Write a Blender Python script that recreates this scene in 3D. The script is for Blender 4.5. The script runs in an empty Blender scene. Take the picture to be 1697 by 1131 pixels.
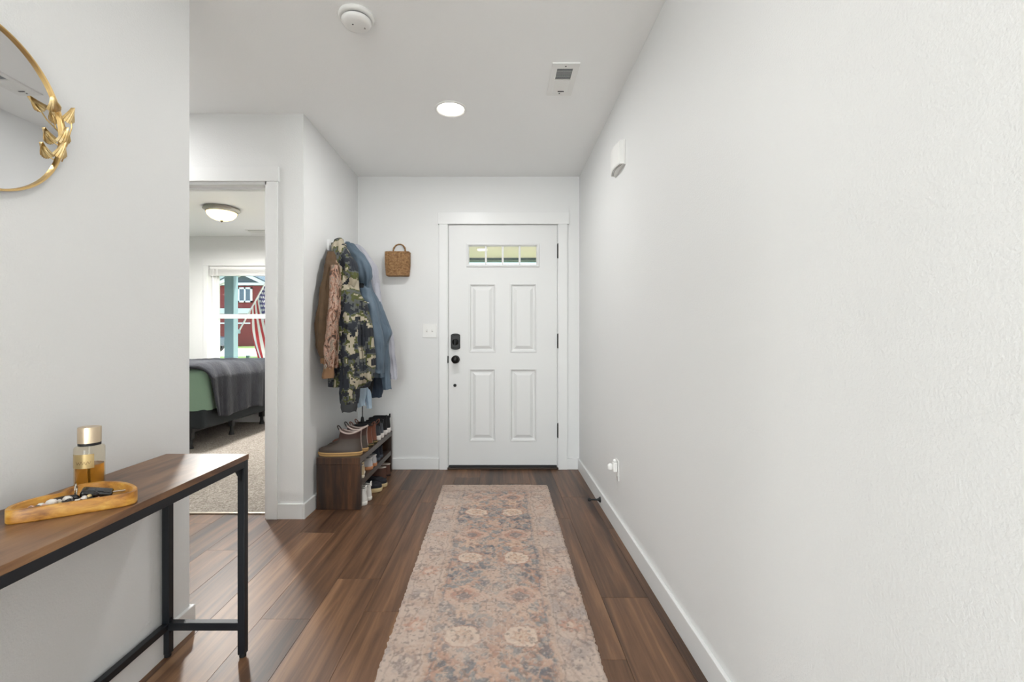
import bpy, bmesh, math, random
import numpy as np
from mathutils import Vector, noise

random.seed(7)
PI = math.pi
scene = bpy.context.scene
COL = scene.collection

# ------------------------------------------------------------------ camera, world, sun, large lights, exposure
CAM_Z = 1.073
cam = bpy.data.cameras.new('camera')
cam.sensor_width = 36.0
cam.lens = 16.0
cam.shift_x = (848.5 - 827.0) / 1697.0
cam.shift_y = -0.0003
cam.clip_start = 0.02
cam.clip_end = 400
camo = bpy.data.objects.new('camera', cam)
COL.objects.link(camo)
camo.location = (0, 0, CAM_Z)
camo.rotation_euler = (PI / 2, 0, 0)
scene.camera = camo

world = bpy.data.worlds.new('world')
scene.world = world
world.use_nodes = True
wn = world.node_tree
bgn = wn.nodes['Background']
sky = wn.nodes.new('ShaderNodeTexSky')
sky.sky_type = 'NISHITA'
sky.sun_disc = False
sky.sun_elevation = math.radians(48)
sky.sun_rotation = math.radians(85)
sky.air_density = 1.2
sky.dust_density = 2.0
wn.links.new(sky.outputs[0], bgn.inputs[0])
bgn.inputs[1].default_value = 0.5


def light(name, kind, loc, power, color=(1, 1, 1), rot=(0, 0, 0), **kw):
    d = bpy.data.lights.new(name, kind)
    d.energy = power
    d.color = color
    for k, v in kw.items():
        setattr(d, k, v)
    o = bpy.data.objects.new(name, d)
    COL.objects.link(o)
    o.location = loc
    o.rotation_euler = rot
    return o


sun = light('sun', 'SUN', (0, 0, 20), 4.2, (1, 0.96, 0.9), angle=math.radians(0.6))
sun.rotation_euler = Vector((0.72, 0.16, 0.67)).to_track_quat('Z', 'Y').to_euler()
# added fill lamp outside an invented window, unseen, behind the camera
light('added_living_fill', 'AREA', (-1.5, -5.25, 1.25), 185, (0.9, 0.96, 0.985), (PI / 2, 0, 0), shape='RECTANGLE', size=3.3, size_y=2.1)

scene.view_settings.view_transform = 'Standard'
scene.view_settings.look = 'None'
scene.view_settings.exposure = 0.17
scene.cycles.diffuse_bounces = 4
scene.cycles.max_bounces = 8
scene.cycles.use_light_tree = False
scene.cycles.caustics_reflective = False
scene.cycles.caustics_refractive = False
scene.view_settings.gamma = 1.0
scene.view_settings.use_curve_mapping = False


# ------------------------------------------------------------------ helpers
def lin(c):
    return tuple((v / 12.92 if v <= 0.04045 else ((v + 0.055) / 1.055) ** 2.4) for v in (x / 255.0 for x in c))


def S(Y):
    return 754.2 / Y


def PX(x, Y):
    return (x - 827.0) * Y / 754.2


def PZ(y, Y):
    return CAM_Z + (565.0 - y) * Y / 754.2


def link(o, parent=None):
    COL.objects.link(o)
    if parent is not None:
        o.parent = parent
    return o


def tag(o, label=None, cat=None, group=None, kind=None):
    if label:
        o['label'] = label
    if cat:
        o['category'] = cat
    if group:
        o['group'] = group
    if kind:
        o['kind'] = kind
    return o


def thing(name, label, cat, loc=(0, 0, 0), rotz=0, group=None):
    o = bpy.data.objects.new(name, None)
    o.empty_display_size = 0.05
    COL.objects.link(o)
    o.location = loc
    o.rotation_euler = (0, 0, rotz)
    return tag(o, label, cat, group)


def mesh_obj(name, verts, faces, mat, parent=None, smooth=False, loc=None, rot=None, sharp=.95):
    me = bpy.data.meshes.new(name)
    me.from_pydata([tuple(v) for v in verts], [], faces)
    if mat:
        me.materials.append(mat)
    if smooth:
        me.polygons.foreach_set('use_smooth', [True] * len(me.polygons))
        me.set_sharp_from_angle(angle=sharp)
    me.update()
    o = bpy.data.objects.new(name, me)
    link(o, parent)
    if loc:
        o.location = loc
    if rot:
        o.rotation_euler = rot
    return o


class MB:
    """collects shapes for one mesh"""

    def __init__(self):
        self.v = []
        self.f = []

    def add(self, verts, faces):
        n = len(self.v)
        self.v += [tuple(v) for v in verts]
        self.f += [tuple(i + n for i in f) for f in faces]
        return self

    def box(self, x0, x1, y0, y1, z0, z1):
        v = [(x0, y0, z0), (x1, y0, z0), (x1, y1, z0), (x0, y1, z0), (x0, y0, z1), (x1, y0, z1), (x1, y1, z1), (x0, y1, z1)]
        return self.add(v, [(3, 2, 1, 0), (4, 5, 6, 7), (0, 1, 5, 4), (1, 2, 6, 5), (2, 3, 7, 6), (3, 0, 4, 7)])

    def loft(self, rings, cap0=True, cap1=True, closed=True):
        n = len(rings[0])
        v = [p for r in rings for p in r]
        f = []
        m = n if closed else n - 1
        for i in range(len(rings) - 1):
            for j in range(m):
                k = (j + 1) % n
                f.append((i * n + j, i * n + k, (i + 1) * n + k, (i + 1) * n + j))
        if cap0:
            f.append(tuple(reversed(range(n))))
        if cap1:
            f.append(tuple((len(rings) - 1) * n + j for j in range(n)))
        return self.add(v, f)

    def tube(self, pts, r, n=8, closed=False):
        pts = [Vector(p) for p in pts]
        rs = r if isinstance(r, (list, tuple)) else [r] * len(pts)
        rings = []
        prev = None
        L = len(pts)
        for i, p in enumerate(pts):
            if closed:
                t = pts[(i + 1) % L] - pts[i - 1]
            else:
                t = pts[min(i + 1, L - 1)] - pts[max(i - 1, 0)]
            t.normalize()
            if prev is None:
                a = Vector((0, 0, 1)) if abs(t.z) < 0.9 else Vector((1, 0, 0))
                u = t.cross(a).normalized()
            else:
                u = (prev - t * prev.dot(t)).normalized()
            prev = u
            w = t.cross(u)
            rings.append([p + (u * math.cos(2 * PI * k / n) + w * math.sin(2 * PI * k / n)) * rs[i] for k in range(n)])
        if closed:
            rings.append(rings[0])
            return self.loft(rings, False, False)
        return self.loft(rings)

    def lathe(self, prof, n=32, c=(0, 0, 0)):
        rings = [[(c[0] + r * math.cos(2 * PI * k / n), c[1] + r * math.sin(2 * PI * k / n), c[2] + z) for k in range(n)] for r, z in prof]
        return self.loft(rings)

    def build(self, name, mat, parent=None, smooth=False, bevel=0, seg=2, loc=None, rot=None):
        o = mesh_obj(name, self.v, self.f, mat, parent, smooth, loc, rot)
        if bevel:
            bev(o, bevel, seg)
        return o


def bev(o, w, seg=2, angle=0.6):
    bm = bmesh.new()
    bm.from_mesh(o.data)
    bmesh.ops.remove_doubles(bm, verts=bm.verts, dist=1e-6)
    bm.normal_update()
    es = [e for e in bm.edges if len(e.link_faces) == 2 and e.calc_face_angle(0) > angle]
    bmesh.ops.bevel(bm, geom=es, offset=w, segments=seg, profile=0.6, affect='EDGES', clamp_overlap=True)
    bm.to_mesh(o.data)
    bm.free()
    return o


def fixn(o):
    bm = bmesh.new()
    bm.from_mesh(o.data)
    bmesh.ops.recalc_face_normals(bm, faces=bm.faces)
    bm.to_mesh(o.data)
    bm.free()
    return o


def subd(o, lv=2):
    m = o.modifiers.new('subdivision', 'SUBSURF')
    m.levels = lv
    m.render_levels = lv
    return o


def struct(o, label=None):
    o['kind'] = 'structure'
    if label:
        o['label'] = label
    return o


def bx(name, x0, x1, y0, y1, z0, z1, mat, parent=None, bevel=0, seg=2):
    """box whose origin is at its base centre when it is a part"""
    return MB().box(x0, x1, y0, y1, z0, z1).build(name, mat, parent, bevel=bevel, seg=seg)


# ------------------------------------------------------------------ materials
class N:
    def __init__(self, m):
        self.t = m.node_tree
        self.b = self.t.nodes['Principled BSDF']

    def new(self, ty, **kw):
        n = self.t.nodes.new(ty)
        for k, v in kw.items():
            if k.startswith('i_'):
                key = k[2:]
                n.inputs[int(key) if key.isdigit() else key.replace('_', ' ')].default_value = v
            else:
                setattr(n, k, v)
        return n

    def l(self, a, b):
        self.t.links.new(a, b)

    def ramp(self, src, stops, const=False):
        r = self.new('ShaderNodeValToRGB')
        cr = r.color_ramp
        if const:
            cr.interpolation = 'CONSTANT'
        while len(cr.elements) < len(stops):
            cr.elements.new(0.5)
        for e, (p, c) in zip(cr.elements, stops):
            e.position = p
            e.color = (*lin(c), 1) if len(c) == 3 else c
        self.l(src, r.inputs[0])
        return r

    def coords(self, scale=(1, 1, 1), kind='Object', rand=False):
        tc = self.new('ShaderNodeTexCoord')
        mp = self.new('ShaderNodeMapping')
        mp.inputs['Scale'].default_value = scale
        src = tc.outputs[kind]
        if rand:
            oi = self.new('ShaderNodeObjectInfo')
            mu = self.new('ShaderNodeMath', operation='MULTIPLY')
            mu.inputs[1].default_value = 37.0
            self.l(oi.outputs['Random'], mu.inputs[0])
            ad = self.new('ShaderNodeVectorMath', operation='ADD')
            self.l(src, ad.inputs[0])
            self.l(mu.outputs[0], ad.inputs[1])
            src = ad.outputs[0]
        self.l(src, mp.inputs[0])
        return mp.outputs[0]

    def noise(self, vec, scale, detail=4, rough=0.5, dist=0.0):
        n = self.new('ShaderNodeTexNoise')
        n.inputs['Scale'].default_value = scale
        n.inputs['Detail'].default_value = detail
        n.inputs['Roughness'].default_value = rough
        n.inputs['Distortion'].default_value = dist
        if vec is not None:
            self.l(vec, n.inputs['Vector'])
        return n.outputs['Fac']

    def bump(self, h, strength, dist=0.002):
        b = self.new('ShaderNodeBump')
        b.inputs['Strength'].default_value = strength
        b.inputs['Distance'].default_value = dist
        self.l(h, b.inputs['Height'])
        self.l(b.outputs[0], self.b.inputs['Normal'])
        return b


def mat(name, color, rough=0.5, metal=0.0, bump=None, vary=None, spec=None, sheen=0, **kw):
    m = bpy.data.materials.new(name)
    m.use_nodes = True
    n = N(m)
    n.b.inputs['Base Color'].default_value = (*lin(color), 1)
    n.b.inputs['Roughness'].default_value = rough
    n.b.inputs['Metallic'].default_value = metal
    if spec is not None:
        n.b.inputs['Specular IOR Level'].default_value = spec
    if sheen:
        n.b.inputs['Sheen Weight'].default_value = sheen
    if vary or bump:
        co = n.coords()
        if vary:
            sc, c2 = vary
            f = n.noise(co, sc, 5, 0.6)
            r = n.ramp(f, [(0.3, color), (0.7, c2)])
            n.l(r.outputs[0], n.b.inputs['Base Color'])
        if bump:
            sc, st, di = bump
            n.bump(n.noise(co, sc, 3, 0.6), st, di)
    return m


def emis(name, color, strength):
    m = bpy.data.materials.new(name)
    m.use_nodes = True
    b = m.node_tree.nodes['Principled BSDF']
    b.inputs['Base Color'].default_value = (*lin(color), 1)
    b.inputs['Emission Color'].default_value = (*lin(color), 1)
    b.inputs['Emission Strength'].default_value = strength
    return m


def glass(name, tint=(0.97, 0.99, 0.98)):
    m = bpy.data.materials.new(name)
    m.use_nodes = True
    t = m.node_tree
    t.nodes.remove(t.nodes['Principled BSDF'])
    out = t.nodes['Material Output']
    tr = t.nodes.new('ShaderNodeBsdfTransparent')
    tr.inputs[0].default_value = (*tint, 1)
    gl = t.nodes.new('ShaderNodeBsdfGlossy')
    gl.inputs['Roughness'].default_value = 0.0
    lw = t.nodes.new('ShaderNodeLayerWeight')
    pw = t.nodes.new('ShaderNodeMath')
    pw.operation = 'POWER'
    pw.inputs[1].default_value = 4.0
    t.links.new(lw.outputs['Facing'], pw.inputs[0])
    fr = t.nodes.new('ShaderNodeMath')
    fr.operation = 'MULTIPLY_ADD'
    fr.inputs[1].default_value = .5
    fr.inputs[2].default_value = .035
    t.links.new(pw.outputs[0], fr.inputs[0])
    mx = t.nodes.new('ShaderNodeMixShader')
    t.links.new(fr.outputs[0], mx.inputs[0])
    t.links.new(tr.outputs[0], mx.inputs[1])
    t.links.new(gl.outputs[0], mx.inputs[2])
    t.links.new(mx.outputs[0], out.inputs[0])
    return m


def wood(name, stops, scale=(30, 2, 30), rough=0.4, rand=True, knots=0.0, bump=0.15):
    m = bpy.data.materials.new(name)
    m.use_nodes = True
    n = N(m)
    co = n.coords(scale, rand=rand)
    a = n.noise(co, 1.0, 8, 0.62, 0.6)
    co2 = n.coords(tuple(s * 0.22 for s in scale), rand=rand)
    b = n.noise(co2, 1.0, 3, 0.5, 1.2)
    mx = n.new('ShaderNodeMix', data_type='FLOAT')
    mx.inputs[0].default_value = 0.5
    n.l(a, mx.inputs[2])
    n.l(b, mx.inputs[3])
    fac = mx.outputs[0]
    if rand:
        oi = n.new('ShaderNodeObjectInfo')
        mr = n.new('ShaderNodeMapRange')
        mr.inputs[3].default_value = -0.06
        mr.inputs[4].default_value = 0.06
        n.l(oi.outputs['Random'], mr.inputs[0])
        ad = n.new('ShaderNodeMath', operation='ADD')
        n.l(fac, ad.inputs[0])
        n.l(mr.outputs[0], ad.inputs[1])
        fac = ad.outputs[0]
    r = n.ramp(fac, stops)
    n.l(r.outputs[0], n.b.inputs['Base Color'])
    n.b.inputs['Roughness'].default_value = rough
    if bump:
        n.bump(a, bump, 0.0015)
    return m


WHITE = (229, 228, 225)
M = {}
M['wall'] = mat('wall_paint', (230, 230, 229), 0.55, bump=(170, 0.5, 0.002), spec=0.35)
M['ceil'] = mat('ceiling_paint', (247, 247, 246), 0.6, bump=(130, 0.35, 0.0016), spec=0.3)
M['trim'] = mat('trim_paint', (232, 232, 231), 0.35, spec=0.4)
M['doorp'] = mat('door_paint', (226, 226, 225), 0.4, bump=(300, 0.05, 0.0005), spec=0.4)
M['plastic'] = mat('white_plastic', (236, 235, 232), 0.35)
M['plank'] = wood('floor_wood', [(0.34, (54, 36, 26)), (0.44, (86, 60, 42)), (0.54, (112, 80, 57)), (0.66, (144, 108, 78))], (34, 1.6, 34), 0.40, True, bump=0.12)
M['joint'] = mat('floor_joint', (40, 27, 20), 0.8)
M['carpet'] = mat('carpet_pile', (150, 140, 128), 0.95, bump=(150, 1.0, 0.01), spec=0.1)
_n = N(M['carpet'])
_r = _n.ramp(_n.noise(_n.coords(), 85, 3, .85), [(.38, (126, 118, 109)), (.52, (168, 159, 150)), (.65, (200, 192, 182))])
_n.l(_r.outputs[0], _n.b.inputs['Base Color'])
M['carpet_bounce'] = mat('bounce_carpet', (214, 206, 194), .95, bump=(150, 1.0, .01), spec=.1)  # pale colour chosen to bounce light up to the ceiling
M['black_metal'] = mat('black_metal', (22, 23, 26), 0.42, 0.2)
M['blackbronze'] = mat('black_bronze', (30, 29, 29), 0.35, 0.7)
M['rubber'] = mat('black_rubber', (20, 20, 21), 0.6)
M['gold'] = mat('brushed_gold', (222, 190, 132), 0.28, 1.0)
M['goldleaf'] = mat('leaf_gold', (232, 212, 168), 0.3, 1.0, vary=(60, (196, 158, 92)))
M['mirror'] = mat('mirror_silver', (232, 232, 232), 0.02, 1.0)
M['glass'] = glass('window_glass')
M['dark'] = mat('dark_void', (22, 27, 34), 0.8)


# ------------------------------------------------------------------ the setting
CEIL = 2.444
XR, XL, XC = 0.670, -1.145, -1.180       # right wall, mirror wall, coat wall
YF, YD, YB = 3.80, 2.745, 5.97           # front wall, bedroom-door wall, bedroom window wall
YE = 1.683                                # end of mirror wall
DX0, DX1, DZ1 = -0.436, 0.500, 2.056     # front door opening
BX0, BX1, BZ1 = -2.17, -1.396, 2.030     # bedroom door opening
WX0, WX1, WZ0, WZ1 = -3.82, -2.55, 0.66, 2.055  # bedroom window opening

b = MB()
b.box(XC, DX0, YF, YF + .15, 0, CEIL).box(DX1, XR, YF, YF + .15, 0, CEIL).box(DX0, DX1, YF, YF + .15, DZ1, CEIL)
struct(b.build('wall_front', M['wall']), 'white painted wall around the front door')
struct(bx('wall_right', XR, XR + .12, -5.1, YF + .15, 0, CEIL, M['wall']), 'long white textured wall on the right')
struct(bx('wall_coats', XC - .11, XC, YD + .11, YB + .16, 0, CEIL, M['wall']), 'white wall behind the hanging coats')
b = MB()
b.box(-5.5, BX0, YD, YD + .11, 0, CEIL).box(BX1, XC, YD, YD + .11, 0, CEIL).box(BX0, BX1, YD, YD + .11, BZ1, CEIL)
struct(b.build('wall_bedroom_door', M['wall']), 'white wall around the bedroom doorway')
struct(bx('wall_left', XL - .115, XL, -0.8, YE, 0, CEIL, M['wall']), 'white textured wall carrying the round mirror')
struct(bx('wall_hall', -3.4, XL - .115, YE - .115, YE, 0, CEIL, M['wall']))
struct(bx('wall_hall_end', -3.5, -3.4, YE - .115, YD, 0, CEIL, M['wall']))
b = MB()
b.box(-5.5, WX0, YB, YB + .16, 0, CEIL).box(WX1, XC - .11, YB, YB + .16, 0, CEIL)
b.box(WX0, WX1, YB, YB + .16, 0, WZ0).box(WX0, WX1, YB, YB + .16, WZ1, CEIL)
struct(b.build('wall_bedroom_window', M['wall']), 'white bedroom wall around the window')
struct(bx('wall_bedroom_left', -5.6, -5.5, YD, YB + .16, 0, CEIL, M['wall']))
struct(bx('wall_living_left', -4.1, -4.0, -5.1, YE - .115, 0, CEIL, M['wall']))
b = MB()
b.box(-4.1, -3.15, -5.1, -5.0, 0, CEIL).box(0.15, XR + .12, -5.1, -5.0, 0, CEIL).box(-3.15, 0.15, -5.1, -5.0, 2.3, CEIL).box(-3.15, 0.15, -5.1, -5.0, 0, .2)
struct(b.build('wall_rear', M['wall']))
struct(bx('wall_living_fill', -4.1, -3.4, YE - .115, YE, 0, CEIL, M['wall']))
b = MB()
b.box(-5.6, XR + .12, -5.1, YF + .15, CEIL, CEIL + .12).box(-5.6, XC, YF + .15, YB + .16, CEIL, CEIL + .12)
struct(b.build('ceiling', M['ceil']), 'white knock-down textured ceiling')

floor = struct(bx('floor', -4.1, XR + .12, .25, YF + .15, -.12, -.007, M['joint']), 'dark brown wood plank floor')
struct(bx('floor_bedroom', -5.6, XC - .11, YD + .075, YB + .16, -.12, .006, M['carpet']), 'beige carpet of the bedroom')
struct(bx('floor_bounce', -4.1, XR, -5.1, .25, -.12, .004, M['carpet_bounce']))  # unseen floor, carpeted pale as an added reflector for the ceiling
PW, PL = 0.1925, 1.22
joints = {0: 1.753, 1: 2.05, -1: 2.54, 7: 1.90, 6: 2.75, 2: 3.02, 3: 2.35, 8: 2.6, 5: 2.2, 4: 1.6}
EDGE = -0.919
for k in range(-16, 9):
    x0 = EDGE + k * PW
    xa, xb = max(x0, -4.0) + .0004, min(x0 + PW, XR) - .0004
    if xb - xa < .01:
        continue
    y = joints.get(k, 1.2 + (k * 0.437) % PL)
    while y > .25:
        y -= PL
    while y < YF + .02:
        ya, yb = max(y, .25), y + PL
        ylim = YF + .02 if x0 + PW > XC else YD + .075
        yb = min(yb, ylim)
        if yb - ya > .02:
            p = bx('plank', xa, xb, ya + .0004, yb - .0004, -.007, 0, M['plank'], floor)
            bev(p, .0006, 1)
        y += PL

# carpet strip in the doorway
tag(bx('carpet_transition_strip', BX0, BX1, YD + .062, YD + .082, -.002, .010, mat('strip_metal', (190, 180, 165), .35, .6), bevel=.002),
    'thin metal strip where bedroom carpet meets the plank floor', 'strip')

# baseboards (0.09 m)
BH, BT = .092, .014


def base(name, x0, x1, y0, y1):
    struct(bx(name, x0, x1, y0, y1, 0, BH, M['trim'], bevel=.003))


base('baseboard_right', XR - BT, XR, -5.0, YF)
base('baseboard_front_left', XC + BT, -.500, YF - BT, YF)
base('baseboard_front_right', .566, XR - BT, YF - BT, YF)
base('baseboard_coats', XC, XC + BT, YD - BT, YF)
base('baseboard_bedroom_door', -1.331, XC, YD - BT, YD)
base('baseboard_left', XL, XL + BT, -.8, YE + BT)
base('baseboard_hall', -3.4, XL, YE, YE + BT)
base('baseboard_bedroom_window', -5.5, XC - .11, YB - BT, YB)

# ---- bedroom doorway trim
t = struct(MB().box(-2.20, BX1 + .074, YD - .021, YD, BZ1, BZ1 + .088).box(BX1, BX1 + .065, YD - .017, YD, 0, BZ1)
           .box(BX0 - .065, BX0, YD - .017, YD, 0, BZ1).build('trim_1', M['trim'], bevel=.002), 'flat white casing and header of the bedroom doorway')
b = MB()
b.box(BX1 - .014, BX1 + .001, YD - .003, YD + .113, 0, BZ1).box(BX0 - .001, BX0 + .014, YD - .003, YD + .113, 0, BZ1).box(BX0, BX1, YD - .003, YD + .113, BZ1 - .016, BZ1 + .001)
b.box(BX1 - .026, BX1 - .012, YD + .05, YD + .085, 0, BZ1 - .014).box(BX0, BX1, YD + .05, YD + .085, BZ1 - .028, BZ1 - .014)
b.build('door_jamb', M['trim'], t)

# ---- front door casing
t = struct(MB().box(-.508, .582, YF - .022, YF, DZ1 - .012, DZ1 + .086).box(DX0 - .062, DX0 + .006, YF - .018, YF, 0, DZ1 - .012)
           .box(DX1 - .006, DX1 + .068, YF - .018, YF, 0, DZ1 - .012).build('trim_2', M['trim'], bevel=.002), 'white casing and header around the front door')
b = MB()
b.box(DX0 - .001, DX0 + .012, YF - .001, YF + .15, 0, DZ1).box(DX1 - .012, DX1 + .001, YF - .001, YF + .15, 0, DZ1).box(DX0, DX1, YF - .001, YF + .15, DZ1 - .012, DZ1 + .001)
b.build('door_jamb', M['trim'], t)
b = MB().box(DX0 + .012, DX1 - .012, YF + .052, YF + .066, 0, DZ1 - .012)
# dark weather stop behind the slab edge
MB().box(DX0 + .012, DX0 + .03, YF + .05, YF + .07, .02, DZ1 - .012).box(DX1 - .03, DX1 - .012, YF + .05, YF + .07, .02, DZ1 - .012).box(DX0 + .012, DX1 - .012, YF + .05, YF + .07, DZ1 - .03, DZ1 - .012).build('weather_strip', M['rubber'], t)
struct(bx('door_sill', DX0, DX1, YF - .012, YF + .16, .0, .014, mat('sill_bronze', (60, 48, 40), .5, .4), bevel=.003), 'dark threshold under the front door')

# ---- front door slab
SX0, SX1, SZ0, SZ1 = -.4205, .4860, .028, 2.041
YS = YF + .004
door = thing('door_1', 'white four-panel front door with a row of small panes', 'door', ((SX0 + SX1) / 2, YS + .02, SZ0))
struct(door)


def dx(px):
    return PX(px, YS)


def dz(py):
    return PZ(py, YS)


OFFX, OFFY, OFFZ = -(SX0 + SX1) / 2, -(YS + .02), -SZ0
pan = [(dx(x0), dx(x1), dz(y1), dz(y0)) for x0, x1 in ((778.5, 820.5), (846.5, 888.5)) for y0, y1 in ((471.5, 583.5), (612.5, 731))]
lite = (dx(776), dx(890.5), dz(440.5), dz(406))
holes = pan + [lite]
xs = sorted({SX0, SX1, *[h[0] for h in holes], *[h[1] for h in holes]})
zs = sorted({SZ0, SZ1, *[h[2] for h in holes], *[h[3] for h in holes]})
b = MB()
for i in range(len(xs) - 1):
    for j in range(len(zs) - 1):
        cx, cz = (xs[i] + xs[i + 1]) / 2, (zs[j] + zs[j + 1]) / 2
        if any(h[0] < cx < h[1] and h[2] < cz < h[3] for h in holes):
            continue
        b.box(xs[i] + OFFX, xs[i + 1] + OFFX, YS + OFFY, YS + .042 + OFFY, zs[j] + OFFZ, zs[j + 1] + OFFZ)
slab = b.build('slab', M['doorp'], door)
bm = bmesh.new()
bm.from_mesh(slab.data)
bmesh.ops.remove_doubles(bm, verts=bm.verts, dist=1e-5)
seen = {}
for f in bm.faces:
    c = f.calc_center_median()
    seen.setdefault((round(c.x, 4), round(c.y, 4), round(c.z, 4)), []).append(f)
bmesh.ops.delete(bm, geom=[f for fs in seen.values() if len(fs) > 1 for f in fs], context='FACES')
bm.to_mesh(slab.data)
bm.free()


def rect(h, ins, y):
    return [(h[0] + ins + OFFX, y + OFFY, h[2] + ins + OFFZ), (h[1] - ins + OFFX, y + OFFY, h[2] + ins + OFFZ), (h[1] - ins + OFFX, y + OFFY, h[3] - ins + OFFZ), (h[0] + ins + OFFX, y + OFFY, h[3] - ins + OFFZ)]


for h in pan:
    MB().loft([rect(h, -.005, YS), rect(h, -.003, YS - .004), rect(h, .003, YS - .004), rect(h, .012, YS + .011), rect(h, .019, YS + .013), rect(h, .024, YS + .013), rect(h, .048, YS + .000), rect(h, .050, YS - .001)], False, True).build('door_panel', M['doorp'], door)
fr = MB()
lo = (lite[0] - .015, lite[1] + .015, lite[2] - .012, lite[3] + .012)
fr.loft([rect(lo, 0, YS), rect(lo, .002, YS - .010), rect(lo, .012, YS - .012), rect(lo, .020, YS - .006), rect(lo, .024, YS + .018)], False, False)
x = [dx(779.5), dx(803.5), dx(806.8), dx(831.5), dx(834.8), dx(859.5), dx(862.8), dx(887)]
frame = fr.build('lite_frame', M['doorp'], door)
for i in (1, 3, 5):
    MB().box(x[i] + OFFX, x[i + 1] + OFFX, YS + .004 + OFFY, YS + .018 + OFFY, lite[2] + OFFZ, lite[3] + OFFZ).build('muntin', M['doorp'], frame, bevel=.003)
for i in (0, 2, 4, 6):
    MB().box(x[i] - .004 + OFFX, x[i + 1] + .004 + OFFX, YS + .018 + OFFY, YS + .022 + OFFY, lite[2] + OFFZ, lite[3] + OFFZ).build('pane', M['glass'], frame)
MB().box(SX0 + .004 + OFFX, SX1 - .004 + OFFX, YS - .006 + OFFY, YS + .03 + OFFY, .008 + OFFZ, .034 + OFFZ).build('door_sweep', M['rubber'], door, bevel=.003)
for y0, y1 in ((405, 428), (554, 577), (702, 725)):
    h = MB().box(SX1 - .001 + OFFX, SX1 + .012 + OFFX, YS - .010 + OFFY, YS + .004 + OFFY, dz(y1) + OFFZ, dz(y0) + OFFZ).build('hinge', M['blackbronze'], door, bevel=.003)
    cx = SX1 + .006 + OFFX
    MB().tube([(cx, YS - .012 + OFFY, dz(y1) - .004 + OFFZ), (cx, YS - .012 + OFFY, dz(y0) + .004 + OFFZ)], .006, 10).build('hinge_pin', M['blackbronze'], h)


def ydisc(prof, c, n=28):
    """lathe pointing towards -Y"""
    m = MB()
    m.loft([[(c[0] + r * math.cos(2 * PI * k / n), c[1] - d, c[2] + r * math.sin(2 * PI * k / n)) for k in range(n)] for r, d in prof])
    return m


# deadbolt: arched plate and thumb-turn
cx, cz = dx(755) + OFFX, dz(566.5) + OFFZ
hw, hh = .039, .067
out = []
for k in range(24):
    a = PI * k / 23
    out.append((cx + hw * math.cos(a), cz + hh - .016 + .016 * math.sin(a)))
for k in range(24):
    a = PI + PI * k / 23
    out.append((cx + hw * math.cos(a), cz - hh + .016 + .016 * math.sin(a)))
yy = YS + OFFY
rs = lambda s, y: [(cx + (px_ - cx) * s, y, cz + (pz_ - cz) * s) for px_, pz_ in out]
plate = MB().loft([rs(1, yy), rs(1, yy - .012), rs(.93, yy - .018), rs(.80, yy - .018), rs(.76, yy - .015)]).build('deadbolt', M['blackbronze'], door)
ydisc([(.026, .014), (.026, .024), (.020, .030)], (cx, yy, cz - .004)).build('rose', M['blackbronze'], plate, True)
th = MB().box(cx - .008, cx + .008, yy - .052, yy - .024, cz - .030, cz + .022).build('thumb_turn', M['blackbronze'], plate, bevel=.005)
c = (dx(755.2) + OFFX, yy, dz(596) + OFFZ)
kn = ydisc([(.034, 0), (.034, .006), (.028, .010), (.014, .014), (.013, .030), (.026, .038), (.0325, .050), (.031, .062), (.022, .070), (.004, .072)], c).build('door_knob', M['blackbronze'], door, True)
ydisc([(.013, 0), (.013, .006), (.006, .008)], (dx(754) + OFFX, yy, dz(639) + OFFZ)).build('viewer_cap', M['blackbronze'], door, True)
MB().box(dx(740.5) + OFFX, dx(743.3) + OFFX, yy - .012, yy + .012, dz(602) + OFFZ, dz(590) + OFFZ).build('strike_latch', M['blackbronze'], door, bevel=.003)

# ---- bedroom window
YW = YB + .09
win = struct(thing('window_1', 'white single-hung bedroom window looking out on the porch', None, ((WX0 + WX1) / 2, YW, WZ0)))
ox, oy, oz = -(WX0 + WX1) / 2, -YW, -WZ0


def wb(name, x0, x1, y0, y1, z0, z1, m, par, bevel=.003):
    return MB().box(x0 + ox, x1 + ox, y0 + oy, y1 + oy, z0 + oz, z1 + oz).build(name, m, par, bevel=bevel)


F = .055
MB().box(WX0 + ox, WX0 + F + ox, 0, .06, 0, WZ1 - WZ0).box(WX1 - F + ox, WX1 + ox, 0, .06, 0, WZ1 - WZ0).box(WX0 + F + ox, WX1 - F + ox, 0, .06, 0, F).box(WX0 + F + ox, WX1 - F + ox, 0, .06, WZ1 - WZ0 - F, WZ1 - WZ0).build('window_frame', M['trim'], win)
zr = PZ(524.5, YW)
up = MB().box(WX0 + F + ox, WX0 + F + .018 + ox, .022, .05, zr - WZ0, WZ1 - WZ0 - F).box(WX1 - F - .018 + ox, WX1 - F + ox, .022, .05, zr - WZ0, WZ1 - WZ0 - F).box(WX0 + F + ox, WX1 - F + ox, .022, .05, WZ1 - WZ0 - F - .018, WZ1 - WZ0 - F).build('sash', M['trim'], win)
wb('pane', WX0 + F, WX1 - F, YW + .034, YW + .038, zr, WZ1 - F, M['glass'], up, 0)
lo_ = MB().box(WX0 + F + ox, WX0 + F + .034 + ox, .0, .03, F, zr - WZ0).box(WX1 - F - .034 + ox, WX1 - F + ox, .0, .03, F, zr - WZ0).box(WX0 + F + ox, WX1 - F + ox, -.002, .03, zr - WZ0 - .03, zr - WZ0 + .028).box(WX0 + F + ox, WX1 - F + ox, 0, .03, F, F + .035).build('sash', M['trim'], win)
wb('pane', WX0 + F, WX1 - F, YW + .012, YW + .016, WZ0 + F, zr, M['glass'], lo_, 0)
wb('window_sill', WX0 - .03, WX1 + .03, YB - .04, YW + .005, WZ0 - .03, WZ0 + .004, M['trim'], win)
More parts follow.
